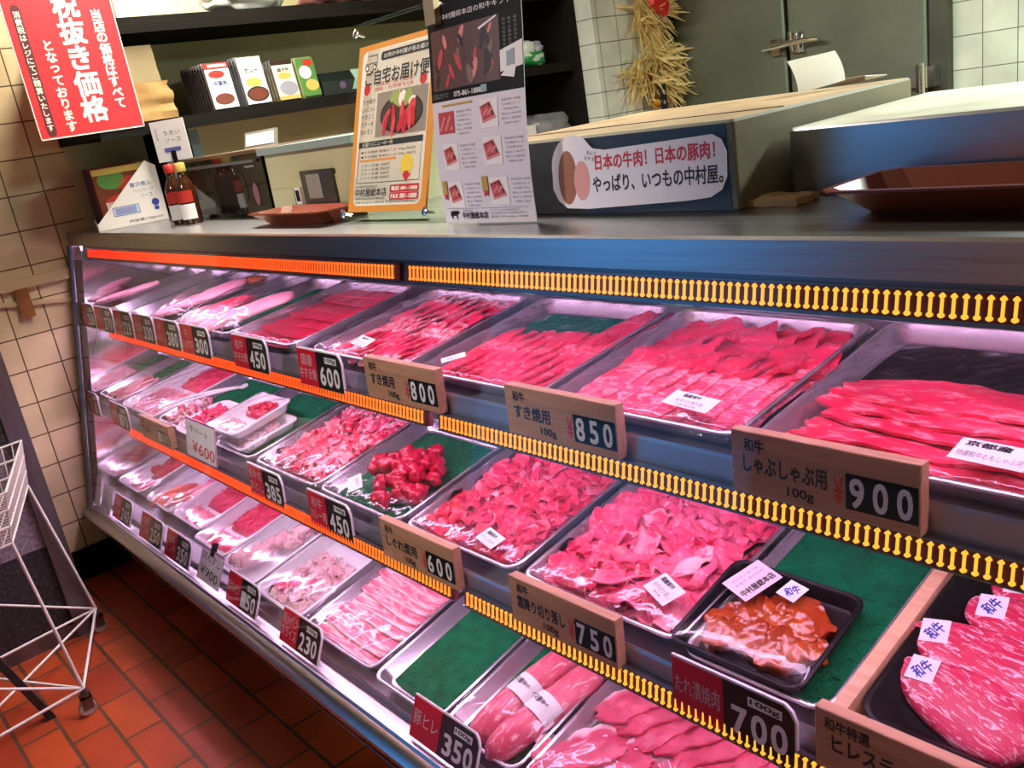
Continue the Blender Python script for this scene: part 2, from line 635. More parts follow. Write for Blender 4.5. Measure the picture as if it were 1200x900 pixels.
h.tube([(1.882, 2.74, 1.26), (1.882, 2.74, 1.375)], .012, n=10)
h.build('hinge', CHROME, door_r, smooth=40)

# ------------------------------------------------------------------ display case
CT = 1.296
XE = 3.80
GUP = Vector((0, .21346, .97695))
GN = Vector((0, -.97695, .21346))


def GP(x, z, off=0.0):
    """a point on the slanted glass plane at height z, then `off` metres towards the inside"""
    y = -.005 + (z - 1.243) * .2185
    return Vector((x, y, z)) - GN * off


def frame(o, up, out):
    x = Vector((1, 0, 0))
    return Matrix(((x.x, up.x, out.x, o.x), (x.y, up.y, out.y, o.y), (x.z, up.z, out.z, o.z), (0, 0, 0, 1)))


ROWS = {'top': ((-.014, 1.013), 7), 'mid': ((-.085, .689), 10), 'bot': ((-.167, .314), 12)}
NB = -.030     # shelf surface below the rail top


def SM(row, x, s, n=NB, rz=0):
    """frame lying on a shelf: x along the case, y = s up the slope, z = off the shelf"""
    (y, z), th = ROWS[row]
    return T(x, y, z) @ RX(th) @ T(0, s, n) @ RZ(rz)


case = empty('display_case', T(0, 0, 0), 'long stainless steel butcher display case with slanted glass front and three tiers of meat', 'display case')
b = MB()
b.loft([[(x, y, z) for y, z in ((0.0, 1.249), (.62, 1.249), (.62, CT - .004), (.616, CT), (.004, CT), (0, CT - .004))] for x in (-.0, XE)])
b.build('counter_top', STEEL, case)
b = MB()
b.extx([(.60, .12), (.60, 1.249), (GP(0, 1.249, .012).y, 1.249), (GP(0, .285, .012).y, .285), (-.16, .285), (-.12, .12)], .002, .012)
b.build('end_panel', MIRROR, case)
b = MB()
b.box((XE - .012, -.05, .12), (XE, .60, 1.249))
b.build('end_panel', CASEIN, case)
b = MB()
g0, g1 = GP(0, 1.243, 0), GP(0, .285, 0)
b.loft([[GP(x, z, o) for z, o in ((1.246, 0), (1.246, .006), (.283, .006), (.283, 0))] for x in (.045, XE)])
b.build('front_glass', GLASS, case)
b = MB()
b.loft([[GP(x, z, o) for x, o in ((-.0, -.006), (.036, -.006), (.042, 0), (.042, .03), (-.0, .03))] for z in (1.249, .28)])
b.build('glass_post', STEEL, case)
b = MB()
b.loft([[GP(x, z, o) for x, o in ((.043, .0065), (.052, .0065), (.052, .028), (.043, .028))] for z in (1.2, .30)])
b.build('gasket', BLACK, case)
b = MB()
b.extx([(-.16, .288), (-.214, .288), (-.218, .280), (-.226, .279), (-.240, .272), (-.247, .262), (-.247, .250), (-.240, .242), (-.222, .225), (-.16, .225)], 0, XE)
b.build('ledge', STEEL, case, smooth=30)
b = MB()
b.extx([(-.222, .225), (-.20, .15), (-.185, .135), (-.12, .135), (-.12, .225)], .0, XE)
b.build('lower_panel', BODY, case)
b = MB()
b.extx([(-.186, .134), (-.190, .128), (-.183, .122), (-.12, .122), (-.12, .134)], 0, XE)
b.build('lower_trim', STEEL_D, case)
b = MB()
b.extx([(-.09, .122), (-.06, 0.0), (.55, 0), (.55, .122)], .0, XE)
b.build('plinth', KICK, case)
b = MB()
b.box((.012, .585, .12), (XE, .60, .85))
b.box((.012, .585, 1.16), (XE, .60, 1.249))
b.build('rear_panel', CASEIN, case)
REAR = pmat('rear_door_panel', (.36, .32, .36), .35, .3)
for i, x in enumerate((.05, .95, 1.85, 2.42, 2.78)):
    b = MB()
    x1 = (.93, 1.83, 2.33, 2.74, 3.78)[i]
    b.box((x, .57, .85), (x + .03, .584, 1.16)).box((x1 - .03, .57, .85), (x1, .584, 1.16)).box((x, .57, .85), (x1, .584, .88)).box((x, .57, 1.13), (x1, .584, 1.16))
    b.box((x + .03, .574, .88), (x1 - .03, .580, 1.13), 1)
    b.build('sliding_door', [STEEL_D, [BLACK, BLACK, BLACK, REAR, REAR][i]], case)
b = MB()
b.loft([[GP(x, z, o) for z, o in ((1.2485, .034), (1.2485, .040), (1.204, .040), (1.204, .034))] for x in (.05, XE - .014)])
b.build('added_baffle', STEEL_D, case)  # added dark strip, blocks the tube glow in the gap under the counter
# shelves, rails
for row, (s1) in (('top', .50), ('mid', .56), ('bot', .62)):
    b = MB()
    b.box((.014, .005, NB - .012), (XE - .014, s1, NB), 0, SM(row, 0, 0, 0))
    b.build('shelf', CASEIN, case)
    (y, z), th = ROWS[row]
    b = MB()
    hgt = .043 if row != 'bot' else .036
    b.loft([[GP(x, z - .002 + .004 * 0, .036) + GUP * a - GN * c for a, c in ((0.002, 0.0), (0, .006), (-hgt, .008), (-hgt, .002), (-.004, -.001))] for x in (.05, XE - .014)])
    b.build('rail', RAIL, case)
# fluorescent tubes behind each light strip
TUBES = [(.075, 1.226), (.032, .952), (-.033, .634)]
for y, z in TUBES:
    b = MB()
    for x0, x1 in ((.08, 1.24), (1.28, 2.44), (2.48, 3.64)):
        b.tube([(x0, y, z), (x1, y, z)], .011, n=10)
        for xx in (x0 - .012, x1):
            b.tube([(xx, y, z), (xx + .012, y, z)], .013, 1, n=10)
    b.build('fluorescent_tube', [TUBE, WHITE], case, smooth=50)
    b = MB()
    b.box((.06, y - .03, z + .0145), (3.66, y + .06, z + .0165))
    b.build('lamp_reflector', WHITE, case)

# glowing dumb-bell light strips under the counter edge and under both shelf rails
SBACK = pmat('strip_back_red', (.10, .006, .006), .3)
bulb = bpy.data.materials.new('strip_bulb')
bulb.use_nodes = True
bb = bulb.node_tree.nodes['Principled BSDF']
tc = nn(bulb, 'ShaderNodeTexCoord')
sp = nn(bulb, 'ShaderNodeSeparateXYZ')
lk(bulb, tc.outputs['Object'], sp.inputs[0])
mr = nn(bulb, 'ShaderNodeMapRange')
mr.inputs[1].default_value, mr.inputs[2].default_value = .2, 3.4  # hue shift from the viewing angle, painted into the glow colour along x
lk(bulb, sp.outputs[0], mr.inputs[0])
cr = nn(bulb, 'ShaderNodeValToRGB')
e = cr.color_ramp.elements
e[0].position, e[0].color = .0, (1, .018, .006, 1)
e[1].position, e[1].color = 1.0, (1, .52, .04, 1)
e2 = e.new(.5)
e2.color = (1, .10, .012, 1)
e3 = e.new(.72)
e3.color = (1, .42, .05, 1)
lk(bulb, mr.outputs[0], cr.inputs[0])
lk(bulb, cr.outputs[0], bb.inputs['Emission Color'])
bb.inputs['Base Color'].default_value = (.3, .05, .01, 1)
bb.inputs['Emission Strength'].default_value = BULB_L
PITCH = .01225


def strip(x0, x1, z0, z1, lab=None):
    zc = (z0 + z1) / 2
    o = GP(0, zc, .024)
    F = frame(o, GUP, -(-GN))
    hh = (z1 - z0) / 2 / .977
    b = MB()
    b.box((x0, -hh, -.012), (x1, hh, -.002))
    b.box((x0, -hh - .002, -.012), (x1, -hh, .002), 1)
    b.box((x0, hh, -.012), (x1, hh + .002, .002), 1)
    st = b.build('light_strip', [SBACK, STEEL_D], case, F)
    b = MB()
    a = hh * .90
    n = int((x1 - x0 - .012) / PITCH)
    k = PITCH
    pr = [(-.105 * k, -.58 * a), (-.28 * k, -.72 * a), (-.24 * k, -.88 * a), (0, -a), (.24 * k, -.88 * a), (.28 * k, -.72 * a), (.105 * k, -.58 * a),
          (.105 * k, .58 * a), (.28 * k, .70 * a), (.20 * k, .84 * a), (0, a), (-.20 * k, .84 * a), (-.28 * k, .70 * a), (-.105 * k, .58 * a)]
    for i in range(n):
        x = x0 + .006 + PITCH * (i + .5)
        b.prism([(x + p, q) for p, q in pr], -.002, .0015)
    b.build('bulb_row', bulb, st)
    return st


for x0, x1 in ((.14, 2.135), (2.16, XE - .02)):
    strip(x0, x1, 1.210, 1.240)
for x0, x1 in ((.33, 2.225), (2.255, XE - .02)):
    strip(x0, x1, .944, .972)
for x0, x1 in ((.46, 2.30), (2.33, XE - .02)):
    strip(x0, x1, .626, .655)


# ------------------------------------------------------------------ trays, mats, film, stickers
RND = random.Random(7)


def tray(name, row, x0, x1, s0, s1, h, mat, label, cat, group=None, r=.03, flare=.016, rim=.007, n=NB, rz=0, M=None):
    w_, d_ = x1 - x0, s1 - s0
    M = M or SM(row, (x0 + x1) / 2, (s0 + s1) / 2, n + .0008, rz)
    f = flare
    L = lambda dw, z, rr: [(x, y, z) for x, y in rrect(w_ - 2 * dw, d_ - 2 * dw, max(rr, .004), 6)]
    b = MB()
    b.loft([L(f + .003, 0, r - .006), L(f, .002, r - .004), L(rim, h - .004, r - .002), L(0, h - .004, r), L(0, h - .001, r), L(.0015, h, r),
            L(rim + .0, h, r - .003), L(rim + .002, h - .002, r - .004), L(f + .002, .004, r - .006), L(f + .006, .0022, r - .008)])
    o = b.build(name, mat, None, M, smooth=50)
    tag(o, label, cat, group)
    o['_w'], o['_d'], o['_h'] = w_, d_, h
    return o


def mat_liner(t, label, inset=.028, z=.0032, mat=None, group=None, name='tray_mat', y0=None):
    w_, d_ = t['_w'] - 2 * inset, t['_d'] - 2 * inset
    b = MB()
    nx, ny = 26, 26

    def fn(u, v):
        k = 1 - .035 * ((2 * u - 1) * (2 * v - 1)) ** 4
        return ((u - .5) * w_ * k, (v - .5) * d_ * k, z + .002 + .0006 * sin(u * 70) * sin(v * 70))
    b.slab(fn, .0018, nx, ny)
    if mat is None:          # raised rows of little ridges along the mat
        for k in range(7):
            for q in range(9):
                b.box(((k + .5) / 7 * w_ - w_ / 2 - .006, (q + .5) / 9 * d_ - d_ / 2 - .0012, z + .001), ((k + .5) / 7 * w_ - w_ / 2 + .006, (q + .5) / 9 * d_ - d_ / 2 + .0012, z + .0042))
    o = b.build(name, mat or GREEN, None, t.matrix_world.copy())
    return tag(o, label, 'tray mat' if name == 'tray_mat' else 'tray liner', group)


def film(t, bulge=.012, seed=0, wr=.0035, over=.004, drop=.012, mat=None, z0=0.001, freq=1.0):
    w_, d_, h = t['_w'], t['_d'], t['_h']
    rn = random.Random(seed * 31 + 5)
    pa = [(rn.uniform(0, 6), rn.uniform(25, 60) * freq, rn.uniform(-.9, .9)) for _ in range(4)]

    def fn(u, v):
        a, b_ = 2 * u - 1, 2 * v - 1
        # square to rounded square
        x = a * (w_ / 2 + over) * (1 - .03 * b_ * b_ * a * a)
        y = b_ * (d_ / 2 + over) * (1 - .03 * b_ * b_ * a * a)
        e = max(abs(a), abs(b_))
        z = h + z0 + bulge * (1 - a ** 4) * (1 - b_ ** 4)
        wv = 0
        for ph, k, s_ in pa:
            wv += sin((x + s_ * y) * k + ph + 2 * N3(x, y, seed, 9))
        wv = (abs(wv) / 2.2) ** 2
        z += wr * (.35 + .65 * e ** 3) * wv + .5 * wr * N3(x, y, seed + 3.1, 30)
        if e > .955:
            z -= drop * ((e - .955) / .045)
        return (x, y, z)
    b = MB()
    b.grid(fn, 44, 44)
    return b.build('cling_film', mat or FILM, t, smooth=180, closed=False)


def sticker(t, x, y, z, w_, h_, rot=0, lines=(), tilt=(0, 0), diamond=False, name='sticker', bars=False, mat=None):
    F = T(x, y, z) @ RZ(rot) @ RX(tilt[0]) @ RY(tilt[1])
    b = MB()
    b.box((-w_ / 2, -h_ / 2, -.0004), (w_ / 2, h_ / 2, .0002))
    o = b.build(name, mat or PAPER, t, F)
    b = MB()
    for (s, lx, ly, lw, lh, m, *ex) in lines:
        if s == '|':
            for k in range(18):
                xx = lx - lw / 2 + lw * k / 18
                quad(b, xx, ly - lh / 2, xx + lw / 18 * RND.uniform(.25, .75), ly + lh / 2, .0005, m)
        elif s == '-':
            quad(b, lx - lw / 2, ly - lh / 2, lx + lw / 2, ly + lh / 2, .0004, m)
        else:
            text(b, s, lx, ly, lw, lh, .0006, m, ex[0] if ex else .01, rot=ex[1] if len(ex) > 1 else 0)
    if b.v:
        b.build('lettering', [INK, INKB, INKG, REDINK], o)
    return o


# meat materials
M_RED = meat('beef_red', (.66, .010, .060), (.82, .035, .11), (.93, .34, .42), 67, (1, .5, 1), .53, .68)
M_RED2 = meat('beef_scrap', (.66, .010, .055), (.82, .035, .12), (.95, .36, .44), 57, (1, 1, 1), .56, .74)
M_RED3 = meat('beef_scrap_pink', (.80, .035, .14), (.90, .12, .24), (.95, .48, .56), 52, (1, 1, 1), .54, .74)
M_MARB = meat('beef_marbled', (.76, .025, .10), (.86, .075, .17), (.95, .46, .54), 78, (1, .35, 1), .48, .66)
M_MARBX = meat('beef_shabu', (.70, .012, .065), (.82, .035, .11), (.93, .34, .40), 62, (.35, 1, 1), .52, .66)
M_DARK = meat('beef_dark', (.52, .006, .045), (.66, .014, .075), (.80, .25, .32), 46, (.3, 1, 1), .64, .78, .28)
M_FAT = meat('beef_fatty', (.76, .02, .085), (.86, .05, .15), (.96, .66, .68), 36, (1, .3, 1), .50, .62)
M_CHUNK = meat('beef_chunk', (.40, .006, .03), (.56, .014, .06), (.85, .3, .35), 62, (1, 1, 1), .66, .8, .25)
M_PORK = meat('pork_pink', (.62, .06, .13), (.74, .13, .21), (.95, .74, .78), 14, (1, 1, 1), .62, .74, .32)
M_BELLY = meat('pork_belly', (.82, .10, .22), (.90, .24, .34), (.97, .78, .78), 30, (.22, 1.3, 1), .44, .58, .35)
M_CHICK = meat('pale_pink_meat', (.84, .32, .42), (.90, .46, .54), (.97, .78, .80), 12, (1, 1, 1), .58, .8, .3)
M_FILLET = meat('pork_fillet', (.64, .075, .14), (.76, .15, .22), (.88, .55, .60), 90, (.3, 1.2, 1), .53, .68, .3, .5)
M_STEAK = meat('steak_marbled', (.52, .018, .07), (.64, .05, .12), (.90, .46, .54), 130, (.28, 1.2, 1), .53, .62, .36)
M_YAKI = meat('marinated_meat', (.40, .045, .008), (.56, .11, .018), (.66, .22, .06), 62, (1, 1, 1), .58, .8, .12, .7, 80, .9)
M_MINCE = meat('minced_meat', (.78, .025, .10), (.86, .06, .16), (.93, .5, .55), 60, (1, 1, 1), .58, .72, .35, .5, 160)
M_MINCEP = meat('pale_minced_meat', (.82, .26, .34), (.86, .34, .42), (.96, .7, .74), 60, (1, 1, 1), .5, .68, .35, .5, 160)
M_OFFAL = meat('pale_offal', (.70, .36, .40), (.80, .50, .52), (.92, .78, .76), 41, (1, 1, 1), .5, .7, .25, .7, 50)
M_ORANGE = meat('orange_sausage', (.80, .16, .10), (.86, .24, .14), (.93, .5, .4), 20, (1, 1, 1), .66, .8, .25)


def sheet(mb, M, L, W, th=.003, seed=0, wave=.004, ruff=.004, tilt=0.0, edge=.12, nu=22, nv=9, curl=0.0, m=0, rimfat=0.0, fold=0.0, drape=None):
    """rumpled slice: L along local x, W along local y"""
    def fn(u, v):
        a, b_ = 2 * u - 1, 2 * v - 1
        ww = W / 2 * (1 + edge * N3(u * 3, b_ * .4, seed + 9, 1.6)) * (1 - .25 * abs(a) ** 6)
        ll = L / 2 * (1 + edge * .6 * N3(b_ * 2, a * .3, seed + 4, 1.5))
        x = a * ll
        y = b_ * ww + edge * W * .5 * N3(u * 2, 0, seed + 2)
        z = wave * (N3(u * 4, v * 2, seed, 1.3) + .6 * sin(9 * u + 3 * v + seed)) + ruff * N3(u * 9, v * 5, seed + 7, 1.2)
        z += tilt * b_ * W / 2 + curl * abs(b_) ** 3 + fold * math.exp(-((b_ - .2 * sin(4 * u + seed)) / .22) ** 2)
        if drape:
            z += drape(x, y)
        return (x, y, z)

    def ff(u, v):
        b_ = 2 * v - 1
        if not rimfat:
            return 0.0
        return max(0, min(1, (b_ + .15 * N3(u * 4, 0, seed) - (1 - rimfat)) * 6))
    mb.slab(fn, th, nu, nv, m, M, ff if rimfat else None)


def slices(name, row, items, mat, label, group, cat='meat slice', th=.0048, n0=NB + .006, **kw):
    """each entry: (x, s, n, L, W, rot, tilt, seed[, overrides])"""
    for it in items:
        x, s, n, L, W, rz, tilt, sd = it[:8]
        k = dict(kw)
        if len(it) > 8:
            k.update(it[8])
        b = MB()
        sheet(b, None, L, W, th, sd, tilt=tilt, **k)
        fl = NB + .0065 - n0 - n
        b.v = [(p[0], p[1], max(p[2], fl + (th if i < len(b.v) // 2 else 0))) for i, p in enumerate(b.v)]
        o = b.build(name, mat, None, SM(row, x, s, n0 + n, rz), smooth=60)
        tag(o, label, cat, group)


def crumple(mb, M, L, W, sd, amp=.007, th=.0024, nu=12, nv=8):
    k1, k2 = 6 + 5 * abs(N3(sd, .5)), sd * 2.1
    L, W = L * 1.25, W * 1.3

    def fn(u, v):
        a, b_ = u - .5, v - .5
        x = a * L * (1 - .55 * b_ * b_ * 2) * (1 + .25 * N3(v * 2.2, .3, sd))
        y = b_ * W * (1 + .5 * N3(u * 2.4, 0, sd)) * (1 - .6 * a * a)
        z = amp * (sin(k1 * a * 2 + k2) + .6 * sin(7 * b_ + k2 * 1.7)) + amp * .8 * N3(u * 3, v * 3, sd)
        return (x + amp * .5 * cos(6 * b_ + k2), y, z)
    f0 = N3(sd * 1.7, .3)
    mb.slab(fn, th, nu, nv, 0, M, lambda u, v: max(0, min(1, (f0 - .05) * 2.2 * (abs(v - .5) * 2) ** 3 + max(0, f0 - .32) * 4)))


def pile(name, row, cx, cs, w_, d_, mat, label, cat='meat', count=120, size=(.05, .034), dome=.014, seed=1, amp=.0055, n=NB + .012, tilt=17, rz=0):
    rn = random.Random(seed)
    b = MB()
    nx = max(2, int(math.sqrt(count * w_ / d_)))
    ny = max(2, int(count / nx))
    lay = []
    for j in range(ny):
        for i in range(nx):
            lay.append(((i + .5 + rn.uniform(-.45, .45)) / nx * 2 - 1, (j + .5 + rn.uniform(-.45, .45)) / ny * 2 - 1))
    rn.shuffle(lay)
    for q, (a, c) in enumerate(lay):
        k = rn.uniform(.75, 1.3)
        z = dome * (1 - a ** 4) * (1 - c ** 4) + rn.uniform(0, .006)
        M = T(a * (w_ / 2 - .014), c * (d_ / 2 - .014), z) @ RZ(rn.uniform(0, 360)) @ RX(rn.uniform(-tilt, tilt)) @ RY(rn.uniform(-tilt, tilt))
        crumple(b, M, size[0] * k, size[1] * k * rn.uniform(.8, 1.2), seed * 13 + q * .731, amp * rn.uniform(.6, 1.3))
    b.slab(lambda u, v: ((u - .5) * w_ * .94, (v - .5) * d_ * .94, dome * .75 * (1 - (2 * u - 1) ** 4) * (1 - (2 * v - 1) ** 4) + .003 * N3(u * 9, v * 9, seed)), .006, 24, 24)
    fl = NB + .006 - n
    b.v = [(max(-w_ / 2, min(w_ / 2, q[0])), max(-d_ / 2, min(d_ / 2, q[1])), max(q[2], fl + .0003 * (k % 7))) for k, q in enumerate(b.v)]
    o = b.build(name, mat, None, SM(row, cx, cs, n, rz), smooth=70)
    return tag(o, label, cat, None, 'stuff')


def blob(mb, M, rx, ry, rz, sd, amp=.22, nu=16, nv=10, m=0, sq=1.0, freq=1.6):
    vs, fs = [], []
    for j in range(nv + 1):
        ph = pi * j / nv
        for i in range(nu):
            th = 2 * pi * i / nu
            x, y, z = sin(ph) * cos(th), sin(ph) * sin(th), cos(ph)
            k = 1 + amp * noise.noise(Vector((x * freq + sd * 3.1, y * freq - sd, z * freq + sd * .7)))
            if sq != 1:
                x, y, z = [math.copysign(abs(q) ** sq, q) for q in (x, y, z)]
            vs.append((x * rx * k, y * ry * k, z * rz * k))
    for j in range(nv):
        for i in range(nu):
            i2 = (i + 1) % nu
            fs.append((j * nu + i, (j + 1) * nu + i, (j + 1) * nu + i2, j * nu + i2))
    mb.add(vs, fs, m, M)


def merge(o, d=1e-5):
    bm = bmesh.new()
    bm.from_mesh(o.data)
    bmesh.ops.remove_doubles(bm, verts=bm.verts, dist=d)
    bmesh.ops.recalc_face_normals(bm, faces=bm.faces)
    bm.to_mesh(o.data)
    bm.free()
    return o


def lump(name, row, x, s, n, rx, ry, rz_, sd, mat, label, group, cat='meat', rot=0, amp=.22, sq=1.0, tilt=0, nu=18, nv=12, freq=1.6):
    b = MB()
    blob(b, None, rx, ry, rz_, sd, amp, nu, nv, 0, sq, freq)
    o = b.build(name, mat, None, SM(row, x, s, n, rot) @ RX(tilt), smooth=180)
    merge(o)
    return tag(o, label, cat, group)


def mince(name, row, cx, cs, w_, d_, mat, label, hgt=.018, seed=1, n=NB + .004, rz=0):
    rn = random.Random(seed)
    b = MB()

    def fn(u, v):
        a, c = 2 * u - 1, 2 * v - 1
        r = max(0, 1 - abs(a) ** 3.5) * max(0, 1 - abs(c) ** 3.5)
        x, y = a * w_ / 2, c * d_ / 2
        z = hgt * r ** .45 + (.004 * abs(N3(x, y, seed, 90)) + .004 * N3(x, y, seed + 5, 45)) * min(1, r * 4)
        return (x + .002 * N3(x, y, 3, 80), y, z)
    b.slab(fn, .002, 40, 40)
    for k in range(int(90 * w_ * d_ / .03)):
        a, c = rn.uniform(-.88, .88), rn.uniform(-.88, .88)
        x, y = a * w_ / 2, c * d_ / 2
        z = hgt * ((1 - abs(a) ** 3.5) * (1 - abs(c) ** 3.5)) ** .45 + .002
        an = rn.uniform(0, pi)
        l = rn.uniform(.008, .018)
        b.tube([(x - l * cos(an), y - l * sin(an), z - .001), (x + .003 * sin(an), y, z + .0025), (x + l * cos(an), y + l * sin(an), z - .001)], [.0016, .0022, .0016], n=5)
    o = b.build(name, mat, None, SM(row, cx, cs, n, rz), smooth=60)
    return tag(o, label, 'minced meat', None, 'stuff')


ORIGIN = [('国産和牛', -.004, .010, .034, .008, 0, .02), ('和牛すき焼き用', 0, -.004, .052, .008, 2), ('冷蔵 要加熱', 0, -.013, .04, .005, 2)]

# ------------------------------------------------------------------ top tier
STD = 'stainless steel display trays'
TOPS = [(.02, .215), (.225, .42), (.43, .625), (.635, .83), (.84, 1.035), (1.045, 1.235)]
names_ = ['at the mirrored left end of the top tier', 'second from the mirrored end, top tier', 'just left of the bagged pale fillets, top tier',
          'under the bagged pale fillets, top tier', 'under the red and pink slabs, top tier', 'beside the smooth dark beef, top tier']
tt = []
for i, (a, c) in enumerate(TOPS):
    t = tray('metal_tray', 'top', a, c, .02, .43, .032, TRAYM, 'narrow steel tray ' + names_[i], 'tray', STD, r=.024)
    tt.append(t)
    mat_liner(t, 'green plastic mat in the narrow tray ' + names_[i], group='green tray mats')
for i, (x, s, rz) in enumerate([(.07, .10, 70), (.12, .13, 62), (.16, .17, 75)]):
    lump('chicken_fillet', 'top', x, s, .012 + .004 * i, .075, .036, .011, 3 + i, M_CHICK, 'pale pink slab of meat at the mirrored left end of the top tier', 'pale slabs at the left end', 'meat slab', rz, .15, .8)
for i, (x, s, rz, z) in enumerate([(.655, .13, 78, .008), (.70, .10, 70, .012), (.735, .155, 62, .018), (.78, .22, 66, .022), (.72, .26, 75, .016)]):
    lump('chicken_fillet', 'top', x, s, z, .080, .038, .010, 13 + i, M_CHICK, 'pale pink fillet piled in the bagged tray behind the 330 and 380 tags', 'pale fillets behind the 330 tag', 'meat fillet', rz, .16, .8, 8)
film(tt[3], .045, 2, .009, .004, .02)
for i, (x, s, rz, z, mt) in enumerate([(.90, .10, 60, .008, M_CHICK), (.96, .17, 58, .012, M_RED), (.99, .08, 50, .010, M_CHICK)]):
    lump('meat_slab', 'top', x, s, z, .075, .042, .010, 23 + i, mt, ['pale pink slab under film, nearest the 380 tag', 'red slab under film between two pale pink slabs', 'pale pink slab under film, nearest the 300 tag'][i], None, 'meat slab', rz, .15, .8, 6)
film(tt[4], .034, 5, .010, .006, .02)
for i, (x, s, rz, z) in enumerate([(1.10, .07, 55, .008), (1.14, .13, 60, .016), (1.17, .20, 64, .018)]):
    lump('meat_slab', 'top', x, s, z, .074, .044, .011, 33 + i, M_CHICK, 'pink slab under loose film left of the dark red sirloin tray', 'pink slabs behind the 300 tag', 'meat slab', rz, .16, .8, 6)
film(tt[5], .036, 8, .011, .006, .02)
lump('meat_slab', 'top', .74, .36, .006, .05, .03, .012, 41, M_YAKI, 'orange red piece of meat at the back of the bagged tray', None, 'meat slab', 20, .2)

BIG = 'wide steel trays of beef'
t = tray('metal_tray', 'top', 1.245, 1.595, .025, .425, .032, TRAYM, 'wide steel tray of smooth dark red beef behind the 450 tag on the top tier', 'tray', BIG)
slices('beef_slice', 'top', [(1.42 + RND.uniform(-.008, .008), .075 + .052 * i, .010 + .003 * (i % 2), .285, .085, RND.uniform(-4, 4), -.13, 50 + i) for i in range(7)], M_DARK,
       'smooth dark red beef slice shingled in the tray behind the top tier 450 tag', 'dark red slices behind the 450 tag', wave=.0015, ruff=.0015, edge=.06)
film(t, .006, 11)

t = tray('metal_tray', 'top', 1.685, 2.065, .03, .42, .032, TRAYM, 'wide steel tray of fatty beef strips behind the 600 tag on the top tier', 'tray', BIG)
slices('beef_slice', 'top', [(1.735 + .026 * i, .155 + RND.uniform(-.012, .012), .009, .22, .064, 90 + RND.uniform(-10, 6), -.22, 60 + i) for i in range(11)] +
       [(1.74 + .042 * i, .325 + RND.uniform(-.01, .01), .014, .15, .075, 90 + RND.uniform(-20, 10), -.2, 80 + i) for i in range(7)], M_FAT,
       'wavy red beef strip streaked with white fat behind the top tier 600 tag', 'fatty strips behind the 600 tag', wave=.005, ruff=.004, rimfat=.22)
film(t, .012, 12)
sticker(t, -.0, -.155, .052, .07, .035, -8, ORIGIN, (8, 0))

t = tray('metal_tray', 'top', 2.11, 2.48, .03, .425, .032, TRAYM, 'wide steel tray of long beef strips and green leaf between the 800 and 850 boards', 'tray', BIG)
mat_liner(t, 'green grass patterned mat showing behind the beef strips between the 800 and 850 boards', group='green tray mats')
slices('beef_slice', 'top', [(2.155 + .034 * i, .155 + .004 * i, .011, .24, .082, 90 - 4 + RND.uniform(-4, 3), -.15, 100 + i) for i in range(9)] +
       [(2.40 + .025 * i, .33, .012, .18, .055, 90 + RND.uniform(-6, 4), -.2, 120 + i) for i in range(3)], M_RED,
       'long folded beef strip lying front to back between the 800 and 850 boards', 'long strips between the 800 and 850 boards', wave=.004, ruff=.003, fold=.004, rimfat=.06)
film(t, .010, 13)
sticker(t, -.10, -.15, .046, .05, .022, 55, [('国産和牛', 0, 0, .03, .008, 0)], (4, 0))

t = tray('metal_tray', 'top', 2.50, 2.885, .025, .42, .032, TRAYM, 'wide steel tray of marbled beef laid in two rows behind the 850 board', 'tray', BIG)
mat_liner(t, 'black liner under the marbled beef behind the 850 board', mat=BLACKM, name='tray_liner')
slices('beef_slice', 'top', [(2.555 + .0355 * i, .156 + RND.uniform(-.006, .006), .012, .215, .094, 90 - 3 + RND.uniform(-4, 4), -.11, 140 + i) for i in range(9)], M_MARB,
       'finely marbled beef slice in the front row behind the 850 board', 'front row slices behind the 850 board', wave=.0035, ruff=.003)
slices('beef_slice', 'top', [(2.575 + .041 * i, .300 + RND.uniform(-.01, .01), .012 + .004 * (i % 2), .185, .125, 90 + RND.uniform(-14, 14), -.13, 160 + i) for i in range(7)], M_RED2,
       'crumpled red beef slice in the back row behind the 850 board', 'back row slices behind the 850 board', wave=.010, ruff=.007, edge=.25)
film(t, .010, 14)
sticker(t, .09, -.155, .048, .088, .036, -6, ORIGIN, (6, 0))

t = tray('metal_tray', 'top', 2.905, 3.36, .02, .44, .032, TRAYM, 'widest steel tray of shabu beef with a black liner behind the 900 board', 'tray', BIG)
mat_liner(t, 'black ridged liner behind the thin beef slices at the 900 board', mat=BLACKM, name='tray_liner')
slices('beef_slice', 'top', [(3.14 + RND.uniform(-.012, .012), .088 + .034 * i, .013 + .0015 * i, .39, .100, RND.uniform(-3, 3), -.14, 180 + i, dict(nu=44)) for i in range(5)], M_MARBX,
       'wide thin red beef slice shingled behind the 900 board', 'thin slices behind the 900 board', wave=.004, ruff=.005, edge=.2)
film(t, .008, 15)
sticker(t, .07, -.165, .050, .082, .042, -3, [('京都産', -.008, .012, .05, .010, 0, .03), ('特選和牛ももしゃぶ用', 0, -.008, .072, .011, 2)], (5, 0))

